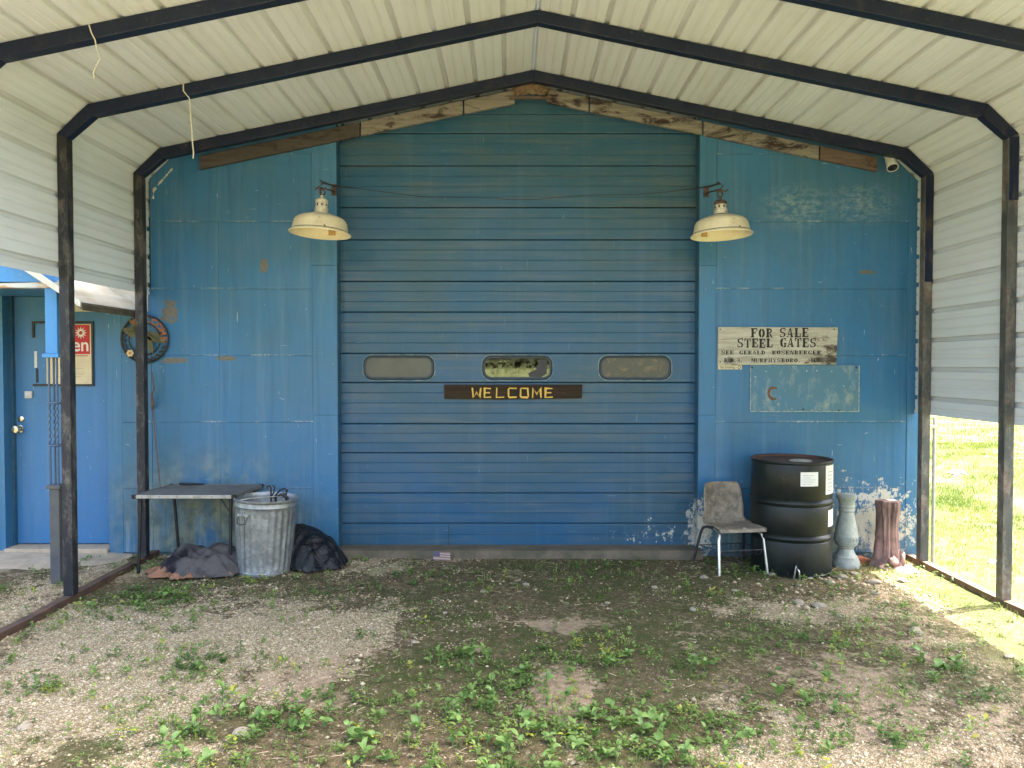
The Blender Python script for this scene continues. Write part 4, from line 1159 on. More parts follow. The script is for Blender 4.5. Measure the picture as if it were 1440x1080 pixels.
# ------------------------------------------------------------------ steel drum
gD = gzf(2.16, -.33)
dr = thing('steel_drum', 'tall black steel drum with rusty lid and white paper labels', 'drum', (2.165, -.335, gD - .01))
M_DRUM = Mat('scuffed_black_drum_paint', .35, 0, .3); _p = M_DRUM.obj()
_c = M_DRUM.mix(M_DRUM.ramp(M_DRUM.noise(_p, 4, 6), .35, .7), (.006, .009, .008), (.015, .019, .016))
_c = M_DRUM.mix(M_DRUM.math('MULTIPLY', M_DRUM.ramp(M_DRUM.noise(M_DRUM.scale(_p, (10, 10, 4)), 1.0, 7, .7), .56, .7), .5), _c, (.035, .037, .03))
_c = M_DRUM.mix(M_DRUM.ramp(M_DRUM.noise(M_DRUM.scale(_p, (30, 30, 12)), 1.0, 5, .7), .70, .73), _c, (.16, .15, .13))
M_DRUM.color(_c); M_DRUM.rough(M_DRUM.ramp(M_DRUM.noise(_p, 6, 5), .3, .7, .25, .5)); M_DRUM.bump(M_DRUM.noise(_p, 5, 3), .15, .02)
M_LID = simple('rusty_drum_lid', (.045, .025, .018), (.13, .06, .035), 7, .7)
rD, hD = .298, .865
prof = [(rD - .012, .0), (rD + .004, .003), (rD + .004, .02), (rD - .004, .026), (rD, .04)]
def hoop(z): return [(rD, z - .035), (rD - .004, z - .026), (rD + .004, z - .016), (rD + .011, z - .004), (rD + .011, z + .004), (rD + .004, z + .016), (rD - .004, z + .026), (rD, z + .035)]
prof += hoop(.29) + hoop(.555) + [(rD, hD - .03), (rD - .003, hD - .022), (rD + .005, hD - .016), (rD + .007, hD - .006), (rD + .003, hD), (rD - .004, hD)]
mb = MB(); mb.lathe(prof, 72, caps=False); mb.build('shell', M_DRUM, dr, smooth=True, angle=R(50))
mb = MB(); mb.lathe([(rD - .004, hD), (rD - .010, hD - .004), (rD - .012, hD - .018), (rD - .03, hD - .02), (0, hD - .017)], 64, caps=False); mb.build('lid', M_LID, dr, smooth=True)
mb = MB(); mb.lathe([(.085, hD - .0175), (.07, hD - .012), (0, hD - .0115)], 20, (.06, -.03, 0)); mb.build('paper_disc', simple('pale_dried_paint', (.5, .48, .42), (.3, .26, .2), 12, .8), dr)
M_PAPER = simple('white_label_paper', (.74, .74, .70), (.64, .63, .58), 10, .7, bump=.05)
def curved(mb, a0, a1, z0, z1, off):
    mb.grid(8, 2, lambda u, v: ((rD + off) * math.cos(R(a0 + (a1 - a0) * u)), (rD + off) * math.sin(R(a0 + (a1 - a0) * u)), z0 + (z1 - z0) * v))
mb = MB(); curved(mb, -98, -72, .690, .795, .0015); mb.build('label', M_PAPER, dr, smooth=True)
mb = MB()
for k in range(5): curved(mb, -95, -95 + 12 + 4 * (k % 3), .705 + k * .016, .7085 + k * .016, .0021)
mb.build('label_print', flat('label_grey_print', (.45, .45, .43)), dr, smooth=True)
mb = MB(); curved(mb, -57, -22, .62, .835, .0015); mb.build('label', M_PAPER, dr, smooth=True)
mb = MB(); curved(mb, -50, -18, .375, .50, .0015); mb.build('label', M_PAPER, dr, smooth=True)
mb = MB()
for k in range(6): curved(mb, -52, -36, .645 + k * .028, .651 + k * .028, .0021)
mb.build('label_print', flat('label_green_print', (.30, .40, .33)), dr, smooth=True)
mb = MB(); mb.tube([(-.09, -rD - .012, .005), (-.085, -rD - .02, .06), (-.075, -rD - .016, .105), (-.055, -rD - .02, .07), (-.045, -rD - .012, .005)], .006, 6)
o = mb.build('wire_loop', M_CHROME, None, smooth=True, loc=(2.165, -.335, gD - .01)); tag(o, 'small bent grey wire loop stuck in the ground against the black drum', 'wire')

# ------------------------------------------------------------------ school chair
gC = gzf(1.68, -.4)
ch = thing('school_chair', 'small school chair with dirty grey brown shell and chrome legs', 'chair', (1.70, -.33, gC), R(9))
M_SHELL = Mat('mouldy_plastic_shell', .7); _p = M_SHELL.obj()
_c = M_SHELL.mix(M_SHELL.ramp(M_SHELL.noise(_p, 9, 7, .72), .36, .62), (.33, .275, .195), (.13, .105, .075))
_c = M_SHELL.mix(M_SHELL.ramp(M_SHELL.noise(_p, 40, 5, .7), .58, .68), _c, (.30, .27, .20))
M_SHELL.color(_c); M_SHELL.bump(M_SHELL.noise(_p, 70, 4), .3, .003)
pth = [(-.215, .315, .185), (-.20, .333, .190), (-.13, .335, .195), (-.02, .325, .195), (.06, .318, .190), (.11, .325, .180), (.145, .355, .168), (.165, .41, .165), (.18, .48, .163), (.195, .55, .158), (.205, .605, .148), (.21, .628, .135), (.212, .636, .118)]
def shell(u, v):
    f = v * (len(pth) - 1); i = min(int(f), len(pth) - 2); t = f - i
    y, z, hw = [pth[i][k] * (1 - t) + pth[i + 1][k] * t for k in range(3)]
    s = (u - .5) * 2
    curl = abs(s) ** 3
    if v < .5: return (s * hw, y, z + curl * .022 * min(1, v * 5))
    return (s * hw, y - curl * .045 * min(1, (v - .4) * 5), z)
mb = MB(); mb.grid(17, 37, shell); mb.build('seat_shell', M_SHELL, ch, smooth=True, solid=.007)
M_LEGD = simple('dull_dark_leg', (.04, .04, .042), (.10, .10, .10), 15, .5, .5)
for sx_ in (-1, 1):
    mb = MB(); mb.tube([(sx_ * .135, .0, .308), (sx_ * .150, -.12, .307), (sx_ * .168, -.165, .295), (sx_ * .180, -.18, .255), (sx_ * .192, -.222, .0)], .0115, 10); mb.build('leg', M_CHROME, ch, smooth=True)
    mb = MB(); mb.tube([(sx_ * .130, .03, .302), (sx_ * .150, .10, .300), (sx_ * .168, .135, .285), (sx_ * .180, .15, .25), (sx_ * .215, .215, .0)], .0115, 10); mb.build('leg', M_LEGD, ch, smooth=True)
mb = MB()
mb.tube([(-.195, -.19, .175), (.195, -.19, .175)], .004, 6); mb.tube([(-.19, .17, .14), (.19, .17, .14)], .004, 6); mb.tube([(-.19, -.19, .178), (-.185, .17, .14)], .004, 6); mb.tube([(.19, -.19, .178), (.185, .17, .14)], .004, 6)
for k in range(9):
    x = -.16 + k * .04; mb.tube([(x, -.19, .175), (x, -.17, .13), (x, .17, .10), (x, .17, .14)], .0024, 5)
mb.build('book_rack', M_LEGD, ch, smooth=True)
mb = MB(); mb.lathe([(.016, 0), (.012, .0015), (0, .002)], 8, (.03, -.17, .3385)); mb.build('bird_dropping', M_PAPER, ch)

# ------------------------------------------------------------------ baluster, stump pedestal, brick
gB = gzf(2.62, -.27)
M_BAL = simple('mossy_cast_stone', (.36, .38, .33), (.20, .235, .205), 9, .9, bump=.5, bsc=40)
ba = thing('stone_baluster', 'grey green cast stone baluster with a carved band beside the black drum', 'baluster', (2.625, -.27, gB - .005))
bprof = [(.0, 0), (.100, 0), (.103, .02), (.098, .05), (.088, .065), (.086, .085), (.070, .10), (.058, .125), (.052, .145), (.060, .155), (.060, .165), (.078, .175), (.087, .20)]
mb = MB(); mb.lathe(bprof, 36, fn=lambda a, z, r: .004 * mnoise.noise((math.cos(a) * 3, math.sin(a) * 3, z * 20))); mb.build('foot', M_BAL, ba, smooth=True)
mb = MB(); mb.lathe([(.087, .2005), (.088, .25), (.084, .26)], 40, caps=False); mb.build('band', M_BAL, ba, smooth=True)
mb = MB()
for k in range(20):
    Q = Matrix.Rotation(k * math.pi / 10, 4, 'Z')
    mb.box(.086, .0915, -.009, .009, .238, .243, Q); mb.box(.086, .0915, -.009, -.005, .212, .2379, Q); mb.box(.086, .0915, -.0049, .006, .210, .215, Q); mb.box(.086, .0915, .002, .006, .2151, .228, Q)
mb.build('key_pattern', M_BAL, ba)
mb = MB(); mb.lathe([(.084, .2601), (.080, .30), (.070, .35), (.058, .40), (.052, .435), (.060, .442), (.060, .452), (.053, .458), (.054, .47), (.060, .476), (.060, .484), (.056, .49), (.060, .515), (.070, .535), (.076, .545), (.076, .566), (.070, .570), (0, .570)], 36); mb.build('neck', M_BAL, ba, smooth=True)

gS = gzf(2.95, -.25)
M_BARK = Mat('reddish_carved_bark', .9); _p = M_BARK.obj()
_g = M_BARK.noise(M_BARK.scale(_p, (32, 32, 5)), 1.0, 6, .65, .7)
_c = M_BARK.mix(M_BARK.ramp(_g, .35, .65), (.075, .046, .038), (.25, .16, .135))
_zz = M_BARK.sep(_p)[2]
_c = M_BARK.mix(M_BARK.math('MULTIPLY', M_BARK.ramp(_zz, .40, .20), M_BARK.ramp(M_BARK.noise(_p, 11, 5, .7), .35, .6)), _c, (.34, .205, .175))
M_BARK.color(_c); M_BARK.bump(_g, .9, .012)
stp = thing('stump_pedestal', 'reddish brown tree stump pedestal with gnarled roots against the peeling wall', 'pedestal', (2.965, -.235, gS - .012), .3)
sprof = [(0, 0)] + [(r * .86, z) for r, z in ((.155, 0), (.150, .02), (.135, .05), (.118, .085), (.105, .13), (.096, .18), (.09, .24), (.086, .30), (.088, .36), (.093, .42), (.098, .47), (.101, .505), (.100, .53))] + [(.072, .535), (0, .532)]
def bark(a, z, r):
    if r < .02: return 0
    root = .35 * math.exp(-z / .07) * (math.sin(a * 5 + 1) * .5) * r
    return root + .022 * mnoise.noise((math.cos(a) * 3.2, math.sin(a) * 3.2, z * 3)) - .009 * abs(mnoise.noise((math.cos(a) * 9, math.sin(a) * 8, z * 3.5))) + (.016 if z < .30 else .004) * mnoise.noise((math.cos(a) * 9, math.sin(a) * 9, z * 26)) + .002 * math.sin(a * 13 + z * 12)
mb = MB(); mb.lathe(sprof, 72, fn=bark); mb.build('trunk', M_BARK, stp, smooth=True, angle=R(60))
def lump(c, r, seed, sq=(1, 1, 1)):
    mb = MB()
    mb.grid(17, 11, lambda u, v: tuple(Vector(c) + Vector((sq[0] * math.cos(2 * math.pi * u) * math.sin(math.pi * v), sq[1] * math.sin(2 * math.pi * u) * math.sin(math.pi * v), sq[2] * -math.cos(math.pi * v))) * r * (1 + .55 * mnoise.noise((math.cos(2 * math.pi * u) * 1.5 + seed, math.sin(2 * math.pi * u) * 1.5, v * 3)))))
    return mb
M_ROOT = simple('pinkish_root', (.34, .225, .19), (.16, .10, .085), 14, .9, bump=.6)
for (c_, r_, s_, sq) in (((-.045, -.105, .075), .040, 1, (1.1, .9, .9)), ((.045, -.095, .085), .036, 4, (.8, .9, 1.5)), ((-.10, -.085, .02), .050, 7, (1.2, 1, .6)), ((.0, -.135, .015), .052, 9, (1.7, .8, .45)), ((.10, -.085, .02), .045, 12, (1.2, 1, .6))):
    lump(c_, r_, s_, sq).build('root', M_ROOT, stp, smooth=True, angle=R(80))
M_BRICK = simple('orange_brick', (.38, .12, .05), (.28, .10, .055), 12, .9, bump=.6)
o = MB().prism([(-.062, 0), (.058, .004), (.06, .045), (.02, .056), (-.055, .05)], -.05, .045).build('brick', M_BRICK, None, bevel=.008, loc=(2.795, -.14, gzf(2.79, -.14) - .006))
o.rotation_euler = (0, 0, R(12)); tag(o, 'broken orange brick lying between the baluster and the stump pedestal', 'brick')

# ------------------------------------------------------------------ folding table
gT = gzf(-2.4, -.3)
tb = thing('folding_table', 'grey folding table with worn pale edge standing at the left wall', 'table', (-2.43, -.30, gT))
M_TTOP = simple('dusty_grey_vinyl', (.10, .095, .085), (.17, .16, .14), 6, .6, bump=.3, bsc=80)
M_TEDG = simple('worn_pale_edge', (.42, .40, .34), (.24, .22, .19), 16, .6)
TZ = .585
top = [(-.395, -.24), (.345, -.245), (.385, .265), (-.345, .265)]
mb = MB()
n_ = 4
mb.add([(x, y, TZ + .006) for x, y in top] + [(x, y, TZ - .004) for x, y in top], [(0, 1, 2, 3), (7, 6, 5, 4)] + [(i, (i + 4), (i + 1) % 4 + 4, (i + 1) % 4) for i in range(4)])
mb.build('tabletop', M_TTOP, tb, bevel=.003)
for i, nm in enumerate(('front', 'right', 'back', 'left')):
    a, b = Vector((*top[i], 0)), Vector((*top[(i + 1) % 4], 0)); d = (b - a).normalized(); nn = Vector((d.y, -d.x, 0))
    a2, b2 = a + d * .012, b - d * .012
    mb = MB(); q = [a2 + nn * .002, b2 + nn * .002, b2 + nn * .014, a2 + nn * .014]
    mb.add([(p_.x, p_.y, TZ - .018) for p_ in q] + [(p_.x, p_.y, TZ + .009) for p_ in q], [(3, 2, 1, 0), (4, 5, 6, 7)] + [(k, (k + 1) % 4, (k + 1) % 4 + 4, k + 4) for k in range(4)])
    mb.build('edge_band', M_TEDG if i == 0 else M_TTOP, tb, bevel=.004)
    mb = MB(); mb.lathe([(.017, TZ - .02), (.018, TZ + .0085), (.012, TZ + .0105), (0, TZ + .011)], 12, (a.x + nn.x * .006 - d.x * 0, a.y + nn.y * .006, 0)); mb.build('corner_cap', M_BLACKM, tb, smooth=True)
for (x0, y0, x1, y1) in ((-.365, -.21, -.375, -.235), (.315, -.21, .315, -.235), (-.31, .22, -.26, .20), (.34, .23, .36, .24)):
    zf = gzf(-2.43 + x1, -.30 + y1) - gT - .005
    mb = MB(); mb.tube([(x0, y0, TZ - .018), (x1, y1, zf)], .0125, 10); mb.build('leg', M_BLACKM, tb, smooth=True)
mb = MB(); mb.tube([(.315, -.212, TZ - .14), (.23, -.20, TZ - .02)], .006, 6); mb.tube([(-.37, -.215, TZ - .12), (-.385, -.20, TZ - .02)], .008, 6); mb.build('brace', M_BLACKM, tb, smooth=True)
mb = MB()
for k in range(6): mb.lathe([(.004, 0), (.003, .002), (0, .0025)], 6, (-.33 + k * .13, -.259, TZ - .004), M=Mx)
mb.build('rivet', M_BLACKM, tb)
o = MB().tube([(-2.70, -.055, gT + TZ + .017), (-2.63, -.07, gT + TZ + .016), (-2.56, -.06, gT + TZ + .016), (-2.50, -.07, gT + TZ + .016)], [.009, .011, .009, .006], 8).build('iron_bar', M_BLACKM, None, smooth=True); tag(o, 'short black iron bar lying at the back of the folding table', 'bar')

# ------------------------------------------------------------------ trash can with scrolls, black bag, cloths
gK = gzf(-1.86, -.47)
can = thing('trash_can', 'ribbed galvanised steel trash can without lid beside the folding table', 'trash can', (-1.882, -.475, gK - .005), R(-12), rot=(R(-1), R(2.2), R(-12)))
M_GALV = Mat('galvanised_steel', .42, .75, .5); _p = M_GALV.obj()
_v = M_GALV.vor(_p, 38, 'F1', 'Color')
_c = M_GALV.mix(M_GALV.sep(_v)[0], (.29, .31, .31), (.43, .455, .455))
_c = M_GALV.mix(M_GALV.math('MULTIPLY', M_GALV.ramp(M_GALV.noise(_p, 6, 6, .7), .42, .7), .6), _c, (.17, .17, .16))
M_GALV.color(_c); M_GALV.rough(M_GALV.ramp(M_GALV.noise(_p, 8, 5), .3, .7, .35, .6)); M_GALV.bump(M_GALV.noise(_p, 7, 3), .2, .02)
def flute(a, z, r):
    if z < .045 or z > .505: return 0
    k = min(1, (z - .045) / .02, (.505 - z) / .02)
    return -.0065 * k * max(0, min(1, .5 + 1.6 * math.sin(a * 26)))
cz_ = [.0, .004, .03, .035, .045, .066, .10, .2, .3, .4, .484, .505, .515, .535, .545]
rr_ = [.196, .202, .203, .199, .199] + [.199 + (z - .045) * .060 for z in (.066, .10, .2, .3, .4, .484, .505)] + [.232, .2285, .2285]
mb = MB(); mb.lathe(list(zip(rr_, cz_)) + [(.231, .548), (.236, .556), (.236, .566), (.229, .570), (.224, .562), (.223, .54)] + [(.2235 - (.54 - z) * .055, z) for z in (.5, .3, .1, .02)] + [(0, .018)], 156, fn=flute); mb.build('shell', M_GALV, can, smooth=True, angle=R(35))
mb = MB(); mb.box(-.004, .004, -.2125, -.203, .02, .10); 
sm = MB(); sm.tube([(-.055, -.203, .03), (-.055, -.2225, .50)], .0035, 6); sm.build('seam', M_GALV, can, smooth=True)
M_WIRE = simple('dark_wire', (.03, .03, .03), (.07, .07, .065), 20, .5, .5)
hd = MB(); hd.tube([(-.095, -.212, .455), (-.092, -.240, .435), (-.085, -.250, .405), (-.055, -.255, .398), (-.025, -.250, .405), (-.018, -.240, .435), (-.015, -.225, .455), (-.055, -.230, .462)], .0045, 6, closed=True); hd.build('handle', M_WIRE, can, smooth=True)
MB().box(-.098, -.012, -.232, -.216, .452, .470).build('handle_bracket', M_GALV, can, bevel=.002)
hd = MB(); hd.tube([(.19, .13, .545), (.1, -.05, .585), (-.05, -.13, .572), (-.12, -.17, .56), (-.115, -.18, .53)], .004, 6); hd.build('bail_wire', M_CHROME, can, smooth=True)
hd = MB(); hd.lathe([(0, .42), (.21, .43)], 24, caps=False); hd.build('inner_shade', M_DARK, can)  # dark disc standing in for the shade inside the open can
sc3 = thing('iron_scrolls', 'black wrought iron scroll ornament sticking out of the trash can', 'iron ornament', (-1.78, -.49, gK + .44))
sc3.scale = (1.25, 1.25, 1.25)
mb = MB()
mb.tube([(-.03, 0, 0), (-.032, 0, .10), (-.03, 0, .155), (-.04, 0, .168), (-.055, 0, .162), (-.052, 0, .148)], .0055, 6)
mb.tube([(-.032, 0, .10), (-.015, 0, .125), (-.01, 0, .16), (-.02, 0, .172)], .005, 6)
mb.tube([(-.02, .01, .09), (.02, .01, .14), (.05, .01, .15), (.062, .01, .13), (.05, .01, .112), (.035, .01, .122)], .006, 6)
mb.tube([(.0, -.01, .06), (.0, -.01, .10), (.03, -.01, .118), (.07, -.01, .10), (.075, -.01, .06)], .008, 6)
mb.tube([(.055, 0, .05), (.06, 0, .12), (.07, 0, .145)], .005, 6)
mb.build('scroll', M_BLACKM, sc3, smooth=True)

def heap(name, label, cat, cx, cy, rx, ry, h, mat, seed, ridge=6.0, amp=.35, power=.8, thick=.004, edge=.15, skew=0, nr=46, na=120, hole=0, peak=(0, 0), ani=None):
    mb = MB()
    def f(u, v):
        a = 2 * math.pi * u; r = v
        ed = 1 + edge * mnoise.noise((math.cos(a) * 1.6 + seed, math.sin(a) * 1.6, seed)) + edge * .6 * mnoise.noise((math.cos(a) * 4 + seed, math.sin(a) * 4, 3))
        k = r * ed
        x = cx + rx * (k * math.cos(a)) + peak[0] * (1 - r); y = cy + ry * (k * math.sin(a)) + peak[1] * (1 - r)
        pr_ = (1 - r ** 2) ** power
        X_, Y_ = x, y
        if ani:
            ca_, sa_ = math.cos(R(ani)), math.sin(R(ani)); w1 = .05 * mnoise.noise((X_ * 5, Y_ * 5, seed))
            x, y = (X_ * ca_ + Y_ * sa_) * .35, (-X_ * sa_ + Y_ * ca_ + w1) * 1.7
        fold = 1 - abs(mnoise.noise((x * ridge + seed, y * ridge * 1.3 + skew * x * 9, seed))) * 2
        fold2 = 1 - abs(mnoise.noise((x * ridge * 2.7 + seed, y * ridge * 2.2 + skew * x * 15, seed + 4))) * 2
        x, y = X_, Y_
        z = h * pr_ * (1 + amp * (fold - .4) + amp * .45 * (fold2 - .4)) + .012 * (fold2 > .6) * r
        return (x, y, gzf(x, y) + max(.004, z) + .006 * (1 - r) + .012 * max(0, fold) * (r > .6))
    mb.grid(na + 1, nr, f)
    o = mb.build(name, mat, None, smooth=True, angle=R(70)); tag(o, label, cat)
    md = o.modifiers.new('solid', 'SOLIDIFY'); md.thickness = thick
    return o
M_BAG = Mat('black_plastic_film', .22, 0, .32); M_BAG.color((.007, .008, .010)); M_BAG.rough(M_BAG.ramp(M_BAG.noise(M_BAG.pos(), 9, 4), .3, .7, .18, .45))
M_BAG.bump(M_BAG.noise(M_BAG.pos(), 24, 5, .6, 1.5), .8, .012)
heap('trash_bag', 'slumped black plastic trash bag lying between the can and the big door', 'trash bag', -1.55, -.30, .27, .24, .275, M_BAG, 2.3, 3.4, .20, .95, .003, .16, peak=(-.13, .05), ani=50)
M_CLOTH = Mat('faded_grey_cloth', .95, 0, .15); _p = M_CLOTH.pos()
_c = M_CLOTH.mix(M_CLOTH.ramp(M_CLOTH.noise(_p, 5, 5, .65), .42, .62), (.088, .081, .077), (.026, .024, .024))
_c = M_CLOTH.mix(M_CLOTH.ramp(M_CLOTH.noise(M_CLOTH.scale(_p, (3, 3, 3), (5, 2, 0)), 1.0, 3), .60, .66), _c, (.015, .014, .018))
M_CLOTH.color(_c); M_CLOTH.bump(M_CLOTH.noise(_p, 260, 2), .3, .001)
heap('grey_cloth', 'crumpled faded grey cloth heaped on the ground below the folding table', 'cloth', -2.27, -.50, .40, .23, .165, M_CLOTH, 5.1, 3.8, .36, .85, .005, .24, peak=(-.13, .05), ani=-30)
M_LEATH = simple('orange_brown_cloth', (.26, .13, .07), (.15, .075, .04), 9, .9, bump=.4, world=True)
heap('brown_cloth', 'orange brown cloth spread out from beneath the grey heap', 'cloth', -2.36, -.615, .30, .125, .05, M_LEATH, 8.4, 9, .6, .6, .005, .42, skew=-.3, nr=26, na=110)

# small scrap by the sill
pf = thing('paper_flag', 'small faded striped paper flag lying by the door sill', 'flag', (ex(622) * .98, -.20, gzf(-.56, -.20) + .012), rot=(R(-38), R(8), R(16)))
M_FR = flat('faded_flag_red', (.22, .12, .11)); M_FW = flat('faded_flag_white', (.34, .30, .26)); M_FB = flat('faded_flag_blue', (.07, .075, .12))
for k in range(7):
    z0 = k * .0105; x0 = -.07 if k < 3 else -.015
    MB().box(x0, .07, -.001, .001, z0, z0 + .0103).build('stripe', M_FR if k % 2 == 0 else M_FW, pf)
MB().box(-.07, -.0152, -.001, .001, .0316, .0735).build('canton', M_FB, pf)

# ------------------------------------------------------------------ stones that show singly
M_STONE = simple('pale_limestone', (.36, .31, .225), (.25, .215, .15), 12, .9, bump=.5)
def rock_mesh(seed):
    bm = bmesh.new(); bmesh.ops.create_icosphere(bm, subdivisions=2, radius=1)
    for v in bm.verts:
        n_ = mnoise.noise(v.co * 1.1 + Vector((seed, 0, 0))); v.co *= 1 + .45 * n_
        v.co.z *= .6
    me_ = bpy.data.meshes.new('stone'); bm.to_mesh(me_); bm.free(); me_.materials.append(M_STONE.m); return me_
RM = [rock_mesh(s * 3.7) for s in range(5)]
rocks = [(-.82, -1.75, .022), (-.55, -1.95, .020), (-.42, -1.45, .016), (1.42, -.62, .030), (2.05, -.8, .030), (2.3, -.75, .035), (2.5, -1.0, .04), (2.38, -1.75, .04), (2.05, -1.5, .03), (2.62, -.75, .05), (2.85, -.7, .04), (1.9, -1.2, .035),
         (2.0, -1.28, .045), (1.55, -.95, .022), (1.0, -.9, .024), (.62, -1.3, .022), (1.15, -1.4, .026), (.1, -.85, .022), (-.2, -1.0, .02), (2.45, -.6, .04), (2.2, -.62, .03), (-1.15, -3.0, .035), (-2.1, -2.95, .03), (2.7, -2.1, .03), (1.95, -.55, .03), (2.58, -.52, .03)]
for i, (x, y, r) in enumerate(rocks):
    o = link_mesh('stone', RM[i % 5], None, (x, y, gzf(x, y) + r * .25), (0, 0, random.uniform(0, 6.28)), (r, r * random.uniform(.7, 1.1), r * random.uniform(.6, .9)))
    tag(o, 'pale limestone lump lying loose on the gravel yard', 'stone', 'pale loose stones on the yard')
for (x, y, r, lb) in ((3.9, -.1, .05, 'flat pale rock in the sunlit grass just outside the rail'), (6.55, 4.9, .13, 'white rock far out on the lawn behind the right rear post'), (3.06, -.42, .06, 'flat pale rock at the foot of the right rear post')):
    o = link_mesh('rock', RM[2].copy(), None, (x, y, gzf(x, y) + r * .12), (0, 0, 1), (r * 1.3, r, r * .5)); tag(o, lb, 'rock')

# ------------------------------------------------------------------ gravel, weeds, grass as stuff
def scatter(name, label, mat, tv, tf, P, S, A, tint=None, tilt=None, kindname='stuff', sz=None):
    """merge copies of template (tv, tf triangles) at points P, scale S, yaw A"""
    n = len(P); ca, sa = np.cos(A)[:, None], np.sin(A)[:, None]
    V = np.asarray(tv, float)[None, :, :] * S[:, None, None]
    if sz is not None: V[:, :, 2] *= sz[:, None]
    if tilt is not None:
        ct, st_ = np.cos(tilt)[:, None], np.sin(tilt)[:, None]
        y, z = V[:, :, 1] * ct - V[:, :, 2] * st_, V[:, :, 1] * st_ + V[:, :, 2] * ct
        V = np.stack([V[:, :, 0], y, z], -1)
    X = V[:, :, 0] * ca - V[:, :, 1] * sa; Y = V[:, :, 0] * sa + V[:, :, 1] * ca
    W_ = np.stack([X, Y, V[:, :, 2]], -1) + P[:, None, :]
    F = np.asarray(tf)[None] + (np.arange(n) * len(tv))[:, None, None]
    me_ = bpy.data.meshes.new(name); np_mesh(me_, W_.reshape(-1, 3), F.reshape(-1, 3), 3)
    t = tint if tint is not None else RNG.random(n)
    fattr(me_, 'tint', np.repeat(t, len(tv)))
    me_.materials.append(mat.m)
    o = bpy.data.objects.new(name, me_); COL.objects.link(o)
    return tag(o, label, kind='stuff')
def sample(n, x0, x1, y0, y1, dens, rng=RNG):
    x = rng.uniform(x0, x1, n * 4); y = rng.uniform(y0, y1, n * 4)
    # denser towards the camera is not needed: even spread weighted by dens
    d = dens(x, y); k = rng.random(n * 4) < d
    return x[k][:n], y[k][:n]
# gravel
M_GRAV = Mat('gravel_stones', .9); t_ = M_GRAV.attr('tint')
M_GRAV.color(M_GRAV.mix(M_GRAV.ramp(t_, 0, 1), (.25, .185, .10), (.54, .45, .29)))
oc = [(1, 0, 0), (0, .8, .1), (-.9, .1, 0), (0, -.85, 0), (.1, 0, .6), (0, 0, -.5)]
of = [(0, 1, 4), (1, 2, 4), (2, 3, 4), (3, 0, 4), (1, 0, 5), (2, 1, 5), (3, 2, 5), (0, 3, 5)]
def grav_d(x, y):
    p_, e_, m_ = yard_fields(x, y); return np.clip(.035 + p_ * .9, 0, 1) * inside(x, y)
x, y = sample(42000, -3.6, 3.2, -3.6, -.02, grav_d)
S = np.clip(RNG.lognormal(-5.45, .5, len(x)), .002, .02)
scatter('gravel', 'loose tan gravel strewn over the yard', M_GRAV, oc, of, np.stack([x, y, gz(x, y) + S * .1], -1), S, RNG.uniform(0, 6.28, len(x)))
x, y = sample(230, 1.5, 3.15, -1.7, -.35, lambda x, y: np.clip(blobs(x, y, [(2.35, -.75, .6, .3, 1), (2.0, -1.2, .5, .3, .5)]), 0, 1))
S = np.clip(RNG.lognormal(-4.4, .42, len(x)), .006, .034)
scatter('rubble', 'small broken stones strewn in front of the drum and stump', M_GRAV, oc, of, np.stack([x, y, gz(x, y) + S * .1], -1), S, RNG.uniform(0, 6.28, len(x)), RNG.uniform(.2, .9, len(x)))
# leaves
def leaf_mat(name, dark, light, yel):
    m = Mat(name, .55, 0, .35); t = m.attr('tint')
    c = m.mix(m.ramp(t, 0, .85), dark, light); c = m.mix(m.ramp(t, .93, .99), c, yel)
    m.color(c)
    tr = m.node('ShaderNodeBsdfTranslucent'); m.put(tr.inputs['Color'], m.mix(1.0, c, (.9, 1.0, .45), 'MULTIPLY'))
    mx = m.node('ShaderNodeMixShader'); mx.inputs[0].default_value = .35
    out = [n for n in m.nt.nodes if n.type == 'OUTPUT_MATERIAL'][0]
    m.link(m.b.outputs[0], mx.inputs[1]); m.link(tr.outputs[0], mx.inputs[2]); m.link(mx.outputs[0], out.inputs[0])
    return m
M_WEED = leaf_mat('weed_leaf', (.085, .16, .036), (.23, .33, .085), (.44, .42, .07))
M_GRASS = leaf_mat('lawn_blade', (.075, .12, .02), (.18, .205, .05), (.30, .27, .13))
lf = [(0, 0, 0), (-.26, .35, .10), (.26, .35, .10), (-.24, .68, .10), (.24, .68, .10), (0, 1, .02), (0, .35, .05), (0, .68, .06)]
lt = [(0, 6, 1), (0, 2, 6), (1, 6, 7), (1, 7, 3), (2, 4, 7), (2, 7, 6), (3, 7, 5), (4, 5, 7)]
def weed_d(x, y):
    b_ = blobs(x, y, WEED)
    f = np.clip((fbm(x, y, 5, 44, 4) - .52) * 5, 0, 1)
    f2 = np.clip((fbm(x, y, 14, 47, 3) - .45) * 4, 0, 1)
    return np.clip((b_ * .75 + f * .50) * f2 + b_ * .08, 0, 1)
